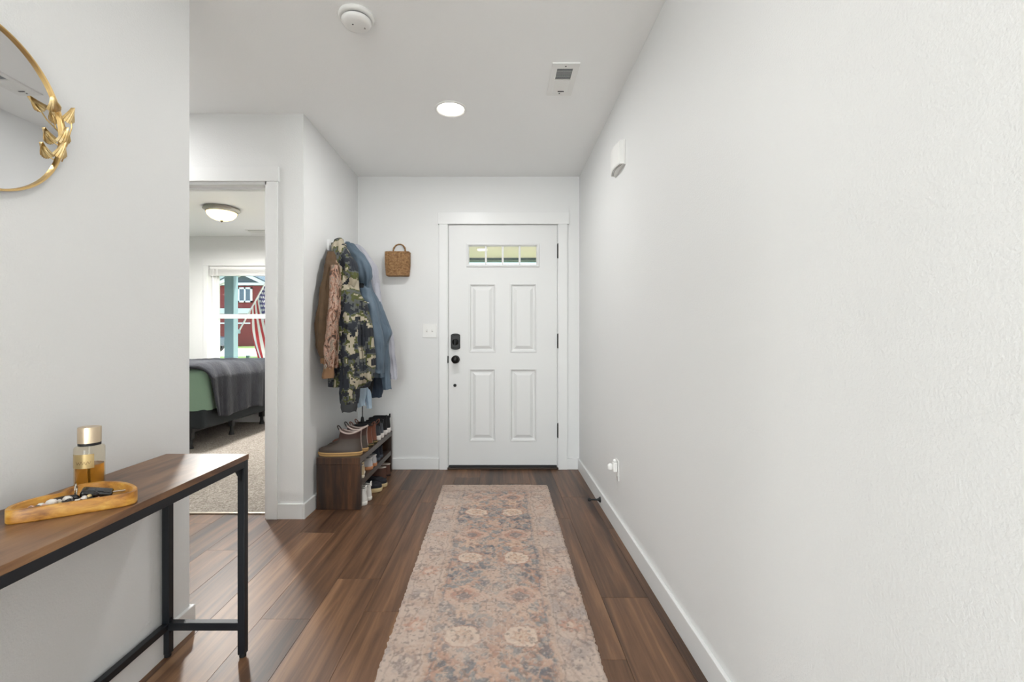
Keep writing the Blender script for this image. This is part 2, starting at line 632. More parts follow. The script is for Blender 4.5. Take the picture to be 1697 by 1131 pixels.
wb('window_casing', WX0 - .06, WX1 + .06, YB - .016, YB, WZ1, WZ1 + .088, M['trim'], win)
wb('window_casing', WX0 - .055, WX0, YB - .014, YB, WZ0, WZ1, M['trim'], win)
wb('window_casing', WX1, WX1 + .055, YB - .014, YB, WZ0, WZ1, M['trim'], win)

blind = thing('window_blind', 'white slatted blind raised to the top of the bedroom window', 'blind', ((WX0 + WX1) / 2, YB + .04, WZ1 - .125))
hw = (WX1 - WX0) / 2 - .012
MB().box(-hw, hw, -.02, .03, .082, .122).build('headrail', M['plastic'], blind, bevel=.003)
for i in range(7):
    MB().box(-hw, hw, -.025, .025, .016 + i * .0095, .022 + i * .0095).build('slat', M['plastic'], blind, bevel=.001, seg=1)
MB().box(-hw, hw, -.025, .025, 0, .013).build('bottom_rail', M['plastic'], blind, bevel=.003)
for xx in (-hw + .10, hw - .10):
    MB().box(xx - .008, xx + .008, -.028, -.025, 0, .09).build('ladder_tape', M['plastic'], blind)
MB().tube([(-hw + .05, -.03, .09), (-hw + .05, -.032, -.45)], .003, 6).build('tilt_wand', M['plastic'], blind)

# ------------------------------------------------------------------ outdoors
M['teal'] = mat('porch_paint', (126, 152, 158), .6)
M['porchceil'] = mat('porch_ceiling', (226, 214, 200), .7)
M['grass'] = mat('lawn_grass', (118, 144, 76), .9, vary=(3, (144, 164, 96)), bump=(40, .6, .03))
M['concrete'] = mat('concrete', (226, 218, 206), .9, bump=(30, .2, .004))
M['asphalt'] = mat('asphalt', (90, 92, 96), .9)
M['slate'] = mat('roof_shingle', (92, 106, 112), .9, bump=(12, .4, .02))
M['exttrim'] = mat('exterior_trim', (240, 240, 238), .6)
M['skyglass'] = mat('painted_sky_glass', (60, 84, 108), .08, 0.0, spec=.9)  # blue of the reflected sky put into the pane colour


def siding(name, c, pitch=0.12):
    m = mat(name, c, .7)
    n = N(m)
    tc = n.new('ShaderNodeTexCoord')
    sp = n.new('ShaderNodeSeparateXYZ')
    n.l(tc.outputs['Object'], sp.inputs[0])
    mu = n.new('ShaderNodeMath', operation='MULTIPLY')
    mu.inputs[1].default_value = 1 / pitch
    n.l(sp.outputs[2], mu.inputs[0])
    fr_ = n.new('ShaderNodeMath', operation='FRACT')
    n.l(mu.outputs[0], fr_.inputs[0])
    n.bump(fr_.outputs[0], .8, .02)
    return m


M['red'] = siding('red_siding', (134, 54, 52))
M['greysid'] = siding('grey_siding', (92, 104, 112))
M['palesid'] = siding('pale_siding', (214, 222, 218))


def gz(Y):
    return -.2 + (Y - 9) * .036


def ground(name, x0, x1, y0, y1, m, dz_=0.0):
    v = [(x0, y0, gz(y0) + dz_), (x1, y0, gz(y0) + dz_), (x1, y1, gz(y1) + dz_), (x0, y1, gz(y1) + dz_)]
    v += [(p[0], p[1], p[2] - .3) for p in v]
    return struct(mesh_obj(name, v, [(0, 1, 2, 3), (7, 6, 5, 4), (0, 4, 5, 1), (1, 5, 6, 2), (2, 6, 7, 3), (3, 7, 4, 0)], m))


ground('lawn', -70, 60, 8.62, 22.6, M['grass'])
ground('street', -70, 60, 22.6, 30.0, M['concrete'], .01)
ground('lawn_across', -70, 60, 30.0, 60, M['grass'], .02)
struct(bx('porch_slab', -6.2, 3.2, YB + .17, 8.6, -.3, -.04, M['concrete']))
struct(bx('porch_slab', XC + .001, 3.2, YF + .17, YB + .16, -.3, -.04, M['concrete']))
struct(MB().box(-6.2, 3.2, YB + .17, 8.16, 2.56, 2.62).box(XC + .001, 3.2, YF + .16, YB + .17, 2.56, 2.62).build('porch_ceiling', M['porchceil']), 'pale porch ceiling outside the front door')
struct(bx('porch_beam', -6.2, 3.2, 8.16, 8.42, 2.518, 2.64, mat('porch_fascia', (70, 92, 100), .6)), 'dark fascia beam at the porch edge')
YP = 8.25
post = thing('porch_post', 'square blue-green porch post outside the bedroom window', 'post', (PX(379.3, YP), YP, -.04))
MB().box(-.084, .084, 0, .145, 0, 2.52).build('shaft', M['teal'], post, bevel=.006)
MB().box(-.105, .105, -.02, .165, 0, .2).build('plinth', M['teal'], post, bevel=.006)
MB().box(-.105, .105, -.02, .165, 2.40, 2.51).build('capital', M['teal'], post, bevel=.006)

# flag
YG = 8.52
fl = thing('flag', 'american flag on a white pole fixed to the porch post', 'flag', (PX(396, YG), YG, PZ(549, YG)))
p0 = Vector((0, 0, 0))
tip = Vector((PX(444.5, YG + .1) - PX(396, YG), .1, PZ(461, YG + .1) - PZ(549, YG)))
MB().tube([p0, tip], .014, 10).build('pole', M['exttrim'], fl, True)
MB().lathe([(.004, -.03), (.024, -.018), (.028, 0), (.022, .02), (.004, .03)], 14, tip).build('finial', M['gold'], fl, True)
MB().box(-.03, .02, -.126, .02, -.05, .03).build('bracket', M['teal'], fl, bevel=.008)
d = tip.normalized()
Lp = tip.length
NU, NV = 150, 78
hs, he = Lp * .985, Lp * .40
verts, cols = [], []
fly = 1.28
red, whi, blu = lin((190, 60, 66)), lin((240, 238, 238)), lin((78, 74, 130))
for i in range(NU + 1):
    u = i / NU
    for j in range(NV + 1):
        v = j / NV
        h = d * (hs + (he - hs) * v)
        drop = u * fly
        fold = math.sin(v * 11 + u * 3.0) * .035 * min(1, u * 3) + math.sin(v * 23 + u * 7) * .012 * min(1, u * 3)
        gather = (0.30 - h.x) * .16 * u
        sag = .10 * math.sin(PI * min(1, u)) * (1 - v) - .05 * v * math.sin(PI * u)
        xx = h.x + gather + sag * .6 + .34 * u ** 1.5 * (1 - .35 * v)
        zz = h.z - .022 - drop * (.86 + .10 * v) + .05 * u * math.sin(v * 6)
        verts.append((xx, h.y + fold, zz))
        st = int(min(12, v * 13)) % 2 == 0
        c = red if st else whi
        if u < .40 and v < 7 / 13:
            c = blu
            cu, cv = u / .40, v / (7 / 13)
            row = cv * 9 - .0
            ri = int(min(8, row))
            colf = cu * 11
            ci = int(min(10, colf))
            if (ri + ci) % 2 == 0 and ((row - ri - .5) ** 2 + (colf - ci - .5) ** 2) < .20:
                c = whi
        cols.append((*c, 1))
faces = [(i * (NV + 1) + j, i * (NV + 1) + j + 1, (i + 1) * (NV + 1) + j + 1, (i + 1) * (NV + 1) + j) for i in range(NU) for j in range(NV)]


def attr_mat(name, rough=.8, bump=None, trans=False):
    m = bpy.data.materials.new(name)
    m.use_nodes = True
    n = N(m)
    a = n.new('ShaderNodeAttribute', attribute_name='Col')
    n.l(a.outputs['Color'], n.b.inputs['Base Color'])
    n.b.inputs['Roughness'].default_value = rough
    n.b.inputs['Specular IOR Level'].default_value = .15
    if bump:
        n.bump(n.noise(n.coords(), bump[0], 3, .6), bump[1], bump[2])
    return m


def set_cols(o, cols):
    a = o.data.color_attributes.new('Col', 'FLOAT_COLOR', 'POINT')
    a.data.foreach_set('color', np.asarray(cols, dtype=np.float32).ravel())


fo = mesh_obj('cloth', verts, faces, attr_mat('flag_cloth'), fl, True)
set_cols(fo, cols)
so = fo.modifiers.new('thickness', 'SOLIDIFY')
so.thickness = .003

# red house across the street
YH = 33.0
hx = lambda p: PX(p, YH)
hz = lambda p: PZ(p, YH)
hg = gz(YH)
hs_ = thing('house', 'red sided house with a grey gable across the street', 'house', (hx(404), YH, hg))


def hb(name, x0, x1, y0, y1, z0, z1, m, par=hs_):
    return MB().box(x0 - hx(404), x1 - hx(404), y0 - YH, y1 - YH, z0 - hg, z1 - hg).build(name, m, par)


zb, zt = hz(575), hz(472)
hb('wall', hx(360), hx(470), YH, YH + 8, hg - .3, zt, M['red'])
hb('trim_band', hx(356), hx(474), YH - .12, YH, hz(473.2), hz(469), M['exttrim'])
hb('belly_band', hx(358), hx(472), YH - .14, YH, hz(520.5), hz(511.5), M['palesid'])
hb('belly_band', hx(358), hx(472), YH - .08, YH, hz(537), hz(535), M['exttrim'])
gx = lambda p: p - hx(404)
za, ze = hz(456.5) - hg, hz(474) - hg
xl_, xr_ = gx(hx(366)), gx(hx(442))
mesh_obj('gable', [(xl_, -.02, ze), (xr_, -.02, ze), (0, -.02, za), (xl_, 8, ze), (xr_, 8, ze), (0, 8, za)], [(0, 1, 2), (5, 4, 3), (0, 2, 5, 3), (2, 1, 4, 5)], M['greysid'], hs_)
for sx in (-1, 1):
    ex = xl_ - .3 if sx < 0 else xr_ + .3
    b = MB()
    b.add([(0, -.35, za + .02), (ex, -.35, ze - .12), (ex, -.35, ze + .16), (0, -.35, za + .34), (0, -.0, za + .02), (ex, -.0, ze - .12), (ex, -.0, ze + .16), (0, -.0, za + .34)],
          [(0, 1, 2, 3), (7, 6, 5, 4), (0, 4, 5, 1), (1, 5, 6, 2), (2, 6, 7, 3), (3, 7, 4, 0)])
    fixn(b.build('rake_board', M['exttrim'], hs_))
    b = MB()
    b.add([(0, -.4, za + .30), (ex, -.4, ze + .12), (ex, 8.2, ze + .12), (0, 8.2, za + .30), (0, -.4, za + .38), (ex, -.4, ze + .20), (ex, 8.2, ze + .20), (0, 8.2, za + .38)],
          [(3, 2, 1, 0), (4, 5, 6, 7), (0, 1, 5, 4), (1, 2, 6, 5), (2, 3, 7, 6), (3, 0, 4, 7)])
    fixn(b.build('roof', M['slate'], hs_))
b = MB()
b.add([(gx(hx(404)), 2.0, hz(474) - hg), (gx(hx(500)), 2.0, hz(474) - hg), (gx(hx(500)), 6, hz(440) - hg), (gx(hx(404)), 6, hz(440) - hg), (gx(hx(404)), 10, hz(474) - hg), (gx(hx(500)), 10, hz(474) - hg)],
      [(0, 1, 2, 3), (3, 2, 5, 4), (0, 3, 4), (1, 5, 2), (4, 5, 1, 0)])
fixn(b.build('main_roof', M['slate'], hs_))
hb('side_wing', hx(442), hx(500), YH + 2, YH + 10, hg - .3, hz(474), M['red'])
wf = MB()
wx0, wx1, wz0, wz1 = hx(395), hx(418.5), hz(501.5), hz(476.8)
for q in ((wx0, wx1, wz0, wz0 + .12), (wx0, wx1, wz1 - .12, wz1), (wx0, wx0 + .12, wz0, wz1), (wx1 - .12, wx1, wz0, wz1), ((wx0 + wx1) / 2 - .05, (wx0 + wx1) / 2 + .05, wz0, wz1)):
    wf.box(q[0] - hx(404), q[1] - hx(404), -.1, 0, q[2] - hg, q[3] - hg)
wfo = wf.build('window', M['exttrim'], hs_)
hb('pane', wx0 + .1, (wx0 + wx1) / 2, YH - .05, YH - .02, wz0 + .1, wz1 - .1, M['skyglass'], wfo)
hb('pane', (wx0 + wx1) / 2, wx1 - .1, YH - .05, YH - .02, wz0 + .1, wz1 - .1, M['skyglass'], wfo)
# pale house beyond, at the left of the post
Y2 = 40.0
ph = thing('house', 'pale sided house partly hidden behind the porch post', 'house', (PX(345, Y2), Y2, gz(Y2)))
MB().box(-6, PX(385, Y2) - PX(345, Y2), 0, 8, -.3, PZ(440, Y2) - gz(Y2)).build('wall', M['palesid'], ph)
mesh_obj('roof', [(-6.5, -.5, 7.0), (3, -.5, 7.0), (3, 4, 9.5), (-6.5, 4, 9.5), (3, 8.5, 7.0), (-6.5, 8.5, 7.0)], [(0, 1, 2, 3), (3, 2, 4, 5), (0, 3, 5), (1, 4, 2), (5, 4, 1, 0)], M['slate'], ph)
MB().box(-.4, .4, -.06, 0, 2.4, 3.8).build('window', M['skyglass'], ph)
# parked car and small post box seen beside the post
YK = 26.0
car = thing('car', 'dark parked car seen low beside the porch post', 'car', (PX(309, YK), YK, gz(YK) + .01))
b = MB()
prof = [(-2.1, .35), (-2.1, .75), (-1.2, .9), (-.7, 1.35), (.7, 1.38), (1.3, .95), (2.05, .82), (2.1, .35)]
b.loft([[(x_, s_ * .85, z_) for x_, z_ in prof] for s_ in (-1, 1)])
fixn(b.build('body', mat('car_paint', (52, 66, 74), .25), car, bevel=.06))
for xx in (-1.3, 1.3):
    for ss in (-.8, .8):
        MB().tube([(xx, ss - .1, .32), (xx, ss + .1, .32)], .32, 20).build('wheel', M['rubber'], car)
YM = 20.6
ub = thing('utility_box', 'small grey utility box on the lawn below the flag', 'box', (PX(411, YM), YM, gz(YM)))
MB().box(-.06, .08, -.06, .06, 0, .17).build('cabinet', mat('utility_green', (92, 108, 92), .6), ub, bevel=.01)
MB().box(-.07, .09, -.07, .07, .17, .19).build('lid', M['slate'], ub, bevel=.005)

# ------------------------------------------------------------------ bedroom furniture
M['mattgreen'] = mat('green_bedding', (120, 146, 126), .9, bump=(120, .6, .004), sheen=.2)
M['plush'] = mat('plush_blanket', (34, 35, 41), .95, vary=(9, (48, 50, 58)), bump=(40, .5, .012), sheen=.1)
M['bedbase'] = mat('bed_base_fabric', (24, 30, 33), .85, bump=(300, .4, .002))
bedx, bedy0, bedy1 = -2.875, 4.44, 5.915
bed = thing('bed', 'bed with green bedding on a black box spring under the window', 'bed', (bedx - 1.0, (bedy0 + bedy1) / 2, .006))
ex, ey, ez = -(bedx - 1.0), -(bedy0 + bedy1) / 2, -.006


def rbox(name, x0, x1, y0, y1, z0, z1, m, r, parent=bed, seg=4):
    o = MB().box(x0 + ex, x1 + ex, y0 + ey, y1 + ey, z0 + ez, z1 + ez).build(name, m, parent, bevel=r, seg=seg)
    o.data.polygons.foreach_set('use_smooth', [True] * len(o.data.polygons))
    return o


rbox('box_spring', bedx - 2.03, bedx, bedy0, bedy1, .205, .395, M['bedbase'], .035)
# mattress with rumpled green bedding
me = MB()
NX, NZ = 60, 26
x0, x1, y0, y1 = bedx - 2.05, bedx + .005, bedy0 - .01, bedy1 + .005
rings = []
for iz in range(NZ + 1):
    tz = iz / NZ
    if tz < .72:
        z = .385 + .34 * tz / .72
        ins = .0
    else:
        a = (tz - .72) / .28 * PI / 2
        z = .725 + .065 * math.sin(a)
        ins = .075 * (1 - math.cos(a))
    ring = []
    pts = []
    n = 40
    for k in range(n):
        pts.append((x0 + ins + (x1 - x0 - 2 * ins) * k / n, y0 + ins, 0, -1))
    for k in range(n):
        pts.append((x1 - ins, y0 + ins + (y1 - y0 - 2 * ins) * k / n, 1, 0))
    for k in range(n):
        pts.append((x1 - ins - (x1 - x0 - 2 * ins) * k / n, y1 - ins, 0, 1))
    for k in range(n):
        pts.append((x0 + ins, y1 - ins - (y1 - y0 - 2 * ins) * k / n, -1, 0))
    for (px_, py_, nx_, ny_) in pts:
        # round the corners in plan
        cxm, cym = (x0 + x1) / 2, (y0 + y1) / 2
        dxm, dym = abs(px_ - cxm) - (x1 - x0) / 2 + .12, abs(py_ - cym) - (y1 - y0) / 2 + .12
        if dxm > 0 and dym > 0:
            L = math.hypot(dxm, dym)
            s = min(1, .12 / L)
            px_ = cxm + math.copysign((x1 - x0) / 2 - .12 + dxm * s, px_ - cxm)
            py_ = cym + math.copysign((y1 - y0) / 2 - .12 + dym * s, py_ - cym)
        w = noise.noise(Vector((px_ * 9, py_ * 9, z * 3))) * .016 + math.sin((px_ + py_) * 26 + z * 6) * .007
        w *= (1 - max(0, tz - .72) / .28)
        ring.append((px_ + nx_ * w + ex, py_ + ny_ * w + ey, z + ez + noise.noise(Vector((px_ * 5, py_ * 5, 3))) * .01 * (tz > .7)))
    rings.append(ring)
me.loft(rings)
me.build('bedding', M['mattgreen'], bed, True)
for lx, ly in ((-.17, .05), (-.17, .74), (-.17, 1.40), (-1.85, .05), (-1.85, 1.40), (-1.05, .74)):
    X_, Y_ = bedx + lx + ex, bedy0 + ly + ey
    MB().box(X_ - .026, X_ + .026, Y_ - .026, Y_ + .026, .10 + ez, .21 + ez).build('leg', M['black_metal'], bed, bevel=.004)
    MB().lathe([(.030, 0), (.026, .02), (.018, .05), (.018, .10)], 14, (X_, Y_, 0)).build('foot', M['rubber'], bed, True)
MB().box(bedx - .5 + ex, bedx - .14 + ex, bedy0 + .03 + ey, bedy0 + .07 + ey, .165 + ez, .207 + ez).build('frame_rail', M['black_metal'], bed, bevel=.003)
MB().box(bedx - .19 + ex, bedx - .15 + ex, bedy0 + .03 + ey, bedy1 - .03 + ey, .165 + ez, .205 + ez).build('frame_rail', M['black_metal'], bed, bevel=.003)

# plush throw over the foot of the bed (solid cloth sheet draped over top and end)
bl = []
NA, NBY = 64, 90
bx_top0 = bedx - 1.15
ya, yb_ = bedy0 - .004, bedy1 + .01
for j in range(NBY + 1):
    v = j / NBY
    Y_ = ya + (yb_ - ya) * v
    for i in range(NA + 1):
        u = i / NA
        s = u * 1.62
        flat = 1.15 - .085
        rnd = .09 * PI / 2
        ztop = .812 + .012 * math.sin(v * 5 + 1)
        if s < flat:
            X_, Z_, nx_, nz_ = bx_top0 + s, ztop, 0, 1
        elif s < flat + rnd:
            a = (s - flat) / .09
            X_, Z_, nx_, nz_ = bx_top0 + flat + .105 * math.sin(a), ztop - .09 + .09 * math.cos(a), math.sin(a), math.cos(a)
        else:
            X_, Z_, nx_, nz_ = bx_top0 + flat + .105 + .012, ztop - .09 - (s - flat - rnd), 1, 0
        dwn = max(0, (s - flat) / (1.62 - flat))
        w = (noise.noise(Vector((X_ * 3 + s, Y_ * 6, 1.3))) * .016 + noise.noise(Vector((s * 1.2, Y_ * 14, 7))) * .012 * (.3 + dwn) + .014 * dwn * math.sin(Y_ * 21 + s * 2))
        w = w + .02 + .010 * math.sin(X_ * 17 + Y_ * 9) * noise.noise(Vector((X_ * 4, Y_ * 4, 5))) * 2
        Yq = Y_
        near = max(0, 1 - v / .16)
        # the near edge rolls over the long side of the bed
        de = max(0, Y_ - (bedy0 - .012))
        qe = max(0, (.09 - de) / .09)
        Zq = Z_ - .075 * (1 - math.sqrt(max(0, 1 - qe * qe))) * (1 - dwn)
        Yq = Y_ - qe * .016 * (1 - dwn) + dwn * near * .12
        hem = .02 * math.sin(Y_ * 7) * dwn
        bl.append((X_ + nx_ * w + ex, Yq + ey, Zq + nz_ * w + ez - hem))
fc = [(j * (NA + 1) + i, j * (NA + 1) + i + 1, (j + 1) * (NA + 1) + i + 1, (j + 1) * (NA + 1) + i) for j in range(NBY) for i in range(NA)]
blk = mesh_obj('blanket', [(x_ - ex, y_ - ey, z_ - ez) for x_, y_, z_ in bl], fc, M['plush'], None, True)
tag(blk, 'dark grey plush blanket draped over the foot of the bed', 'blanket')
so = blk.modifiers.new('thickness', 'SOLIDIFY')
so.thickness = .016
so.offset = 1

# bedroom flush ceiling lamp
YLb = 4.70
lamp = thing('ceiling_lamp', 'flush bedroom ceiling lamp with a glowing glass bowl and nickel rim', 'lamp', (PX(367.5, YLb), YLb, CEIL))
MB().lathe([(.10, 0), (.165, -.004), (.172, -.022), (.150, -.034), (.146, -.05), (.132, -.052)], 40).build('rim', mat('brushed_nickel', (172, 168, 158), .3, 1.0), lamp, True)
MB().lathe([(.142, -.044), (.132, -.075), (.105, -.105), (.06, -.124), (.01, -.130)], 40).build('bowl', emis('lamp_bowl', (255, 232, 170), 2.2), lamp, True)
MB().lathe([(.012, -.128), (.014, -.138), (.006, -.146), (.001, -.148)], 14).build('finial', mat('nickel_dark', (120, 112, 100), .35, 1.0), lamp, True)
lp = light('bedroom_lamp_light', 'AREA', (0, 0, -.16), 86, (.98, .965, .93), shape='DISK', size=.24)
lp.parent = lamp
# bedroom ceiling register
rg = thing('ceiling_register', 'slim air register on the bedroom ceiling near the window', 'vent', (PX(432, 5.68), 5.68, CEIL))
MB().box(-.16, .16, -.07, .07, -.006, 0).build('frame', M['plastic'], rg, bevel=.002)
MB().box(-.135, .135, -.045, .045, -.0075, -.0055).build('duct_shade', M['dark'], rg)  # flat dark sheet, the shade of the register opening painted on
for i in range(8):
    MB().box(-.135, .135, -.042 + i * .011, -.036 + i * .011, -.012, -.006).build('louver', M['plastic'], rg)

# ------------------------------------------------------------------ hall ceiling and wall fittings
def can(loc, label, power, group):
    c_ = thing('recessed_light', label, 'light', loc, group=group)
    MB().lathe([(.094, 0), (.094, -.004), (.084, -.008), (.076, -.002)], 40).build('trim_ring', M['plastic'], c_, True)
    MB().lathe([(.078, -.003), (.05, -.006), (.002, -.007)], 40).build('lens', M['canlens'], c_, True)
    l_ = light('recessed_lamp', 'AREA', (0, 0, -.012), power, (.965, .975, .97), shape='DISK', size=.15)
    l_.parent = c_


M['canlens'] = emis('can_lens', (255, 246, 232), 6.0)
can((PX(747, 2.69), 2.69, CEIL), 'glowing round recessed light in the ceiling before the front door', 11.5, 'recessed ceiling lights')
can((-.25, 0.84, CEIL), 'unseen recessed light in the ceiling above the near end of the rug', 3.0, 'recessed ceiling lights')  # added out of view, placed to match a glow in the door panes
can((-.28, -2.4, CEIL), 'added unseen light in the living room ceiling nearest the right wall', 50, 'recessed ceiling lights')  # added behind the camera to brighten the hall
can((-2.6, -2.4, CEIL), 'added unseen light in the living room ceiling away from the right wall', 60, 'recessed ceiling lights')  # second added lamp behind the camera, fills the hall with light
can((-2.4, 2.25, CEIL), 'added unseen light in the ceiling of the side hall', 13, 'recessed ceiling lights')  # added out of view to brighten the side hall

# smoke detector
YQ = 1.93
sd = thing('smoke_detector', 'round white smoke detector on the hall ceiling', 'detector', (PX(592, YQ), YQ - .01, CEIL))
sd.scale = (.97, .97, .8)
MB().lathe([(.074, 0), (.076, -.008), (.074, -.016), (.067, -.020), (.057, -.020)], 48).build('base', M['plastic'], sd, True)
MB().lathe([(.057, -.019), (.057, -.029)], 48).build('slot', M['dark'], sd, True)
MB().lathe([(.056, -.0285), (.063, -.0285), (.063, -.036), (.056, -.047), (.042, -.053), (.002, -.055)], 48).build('dome', M['plastic'], sd, True)
MB().box(.018, .036, .008, .022, -.0535, -.048).build('test_button', mat('detector_grey', (165, 165, 160), .6), sd, bevel=.002)
MB().lathe([(.003, -.052), (.003, -.056), (.001, -.057)], 10, (-.012, -.012, 0)).build('indicator', M['dark'], sd)

# ceiling register
YV = 2.385
vt = thing('ceiling_vent', 'white rectangular ceiling vent with louvers near the right wall', 'vent', (PX(932, YV), YV, CEIL))
VW, VL = .068, .146
MB().box(-VW, VW, -VL, -.105, -.007, 0).box(-VW, VW, .105, VL, -.007, 0).box(-VW, -.040, -.105, .105, -.007, 0).box(.040, VW, -.105, .105, -.007, 0).box(-.04, .04, -.005, .005, -.007, 0).build('frame', M['plastic'], vt)
MB().box(-.041, .041, -.106, .106, -.0015, .0).build('duct_shade', mat('duct_shade_blue', (34, 52, 74), .6), vt)  # flat dark blue sheet painting the shade behind the louvers
for i in range(10):
    for sgn in (-1, 1):
        y_ = sgn * (.011 + i * .0098)
        sl = MB().box(-.040, .040, -.0042, .0042, -.0006, .0006).build('louver', M['plastic'], vt, loc=(0, y_, -.0052), rot=((.52 if sgn < 0 else -.75), 0, 0))
MB().tube([(0, .124, -.0065), (0, .124, -.0085)], .004, 8).build('screw', M['dark'], vt)
MB().tube([(0, -.124, -.0065), (0, -.124, -.0085)], .004, 8).build('screw', M['dark'], vt)
MB().box(-.012, .022, .100, .1045, -.010, -.006).build('lever', M['black_metal'], vt)

# door chime on the right wall
ch = thing('door_chime', 'white curved door chime box high on the right wall', 'chime', (XR, 2.515, 2.015))
n = 14
rings = []
for k in range(n + 1):
    y_ = -.098 + .196 * k / n
    d_ = .030 + .014 * math.cos((k / n - .5) * PI)
    zb_ = 0.0
    rings.append([(0, y_, zb_), (-d_ + .004, y_, zb_), (-d_, y_, zb_ + .006), (-d_, y_, .119), (-d_ + .004, y_, .125), (0, y_, .125)])
fixn(MB().loft(rings).build('cover', M['plastic'], ch, False))
for off in (.006, .014):
    pts = [(-(.030 + .014 * math.cos((k / n - .5) * PI)) + off, -.085 + .17 * k / n, -.0005) for k in range(n + 1)]
    MB().tube(pts, .0014, 6).build('sound_slot', mat('slot_grey', (120, 118, 112), .8), ch)
MB().box(-.006, 0, -.102, .102, -.004, .129).build('back_plate', M['plastic'], ch, bevel=.002)

# switch plate by the door
sw = thing('light_switch', 'white double toggle switch plate beside the front door', 'switch', (PX(712, YF), YF, PZ(548.5, YF)))
MB().box(-.059, .059, -.006, 0, -.0575, .0575).build('plate', M['plastic'], sw, bevel=.004)
for s in (-.023, .023):
    MB().box(s - .006, s + .006, -.0075, -.005, -.012, .012).build('slot', mat('switch_slot', (205, 203, 198), .5), sw)
    MB().box(s - .0042, s + .0042, -.017, -.006, -.001, .010).build('toggle', M['plastic'], sw, bevel=.0015)
    for zz in (-.030, .030):
        MB().tube([(s, -.005, zz), (s, -.0075, zz)], .0032, 8).build('screw', M['plastic'], sw)

# outlet and plug-in on the right wall
YO = 2.57
ot = thing('wall_outlet', 'white wall outlet low on the right wall', 'outlet', (XR, YO, .345))
MB().box(-.005, 0, -.035, .035, -.057, .057).build('plate', M['plastic'], ot, bevel=.003)
for zz in (-.020, .020):
    MB().box(-.0065, -.004, -.016, .016, zz - .014, zz + .014).build('socket', M['plastic'], ot, bevel=.003)
pg = thing('plug_in_freshener', 'small white plug-in air freshener in the wall outlet', 'air freshener', (XR - .0065, YO - .006, .362))
MB().box(-.024, 0, -.018, .018, -.026, .026).build('body', M['plastic'], pg, bevel=.007, seg=3)
MB().lathe([(.012, 0), (.016, .006), (.015, .026), (.006, .034), (.001, .035)], 18, (-.034, .012, -.018)).build('bulb', M['plastic'], pg, True)
MB().lathe([(.003, 0), (.009, -.004), (.010, -.014), (.004, -.020)], 14, (-.012, 0, .044)).build('cap', M['plastic'], pg, True)

# door stop
dsx = XR - BT
ds = thing('door_stop', 'black solid door stop on the right baseboard', 'door stop', (dsx, 2.945, .044))
m_ = MB()
prof = [(.019, 0), (.018, .004), (.011, .012), (.006, .022), (.005, .05), (.006, .064)]
m_.loft([[(-d_, r * math.cos(2 * PI * k / 18), r * math.sin(2 * PI * k / 18)) for k in range(18)] for r, d_ in prof])
fixn(m_.build('rod', M['black_metal'], ds, True))
m_ = MB()
prof = [(.006, .062), (.0105, .064), (.0115, .072), (.0095, .080), (.002, .082)]
m_.loft([[(-d_, r * math.cos(2 * PI * k / 18), r * math.sin(2 * PI * k / 18)) for k in range(18)] for r, d_ in prof])
fixn(m_.build('bumper', M['rubber'], ds, True))

# ------------------------------------------------------------------ runner rug
def vnoise(x, y, seed):
    xi, yi = np.floor(x).astype(np.int64), np.floor(y).astype(np.int64)
    fx, fy = x - xi, y - yi
    fx, fy = fx * fx * (3 - 2 * fx), fy * fy * (3 - 2 * fy)

    def h(a, c):
        v = (a * 374761393 + c * 668265263 + seed * 1442695041) & 0xFFFFFFFF
        v = ((v ^ (v >> 13)) * 1274126177) & 0xFFFFFFFF
        return ((v ^ (v >> 16)) & 0xFFFF) / 65535.0
    return (h(xi, yi) * (1 - fx) + h(xi + 1, yi) * fx) * (1 - fy) + (h(xi, yi + 1) * (1 - fx) + h(xi + 1, yi + 1) * fx) * fy


def fbm(x, y, seed, o=4):
    s, a, t_ = 0, .5, 0
    for i in range(o):
        s = s + a * vnoise(x * 2 ** i, y * 2 ** i, seed + i)
        t_ += a
        a *= .5
    return s / t_


RY0, RY1 = .92, 3.357
NXr, NYr = 250, 760
uu, vv = np.meshgrid(np.linspace(-1, 1, NXr), np.linspace(0, 1, NYr))
Yr = RY0 + (RY1 - RY0) * vv
xl_r = -.416 + (-.3905 + .416) * (RY1 - Yr) / (RY1 - 1.429)
xr_r = .356 + (.3405 - .356) * (RY1 - Yr) / (RY1 - 1.429)
jit = (fbm(Yr * 90, Yr * 0, 5, 2) - .5) * .010
Xr = (xl_r + xr_r) / 2 + (xr_r - xl_r) / 2 * uu + jit * np.abs(uu) ** 12
a_ = uu * .375           # metres across from the centre line
y_ = Yr


def C3(c):
    return np.array(lin(c)).reshape(1, 1, 3)


def mixc(base, c, m):
    m = np.clip(m, 0, 1)[..., None]
    return base * (1 - m) + C3(c) * m


def sm(x, e0, e1):
    t_ = np.clip((x - e0) / (e1 - e0), 0, 1)
    return t_ * t_ * (3 - 2 * t_)


wx_ = a_ + (fbm(a_ * 22, y_ * 22, 11) - .5) * .03
wy_ = y_ + (fbm(a_ * 22, y_ * 22, 31) - .5) * .03
n1, n2, n3 = fbm(a_ * 14, y_ * 14, 1), fbm(a_ * 45, y_ * 45, 2), fbm(a_ * 110, y_ * 110, 3, 3)
col = np.zeros((*a_.shape, 3)) + C3((196, 178, 164))
col = mixc(col, (184, 160, 144), sm(n1, .42, .62) * .8)
col = mixc(col, (168, 158, 152), sm(fbm(a_ * 9, y_ * 9, 41), .48, .66) * .8)
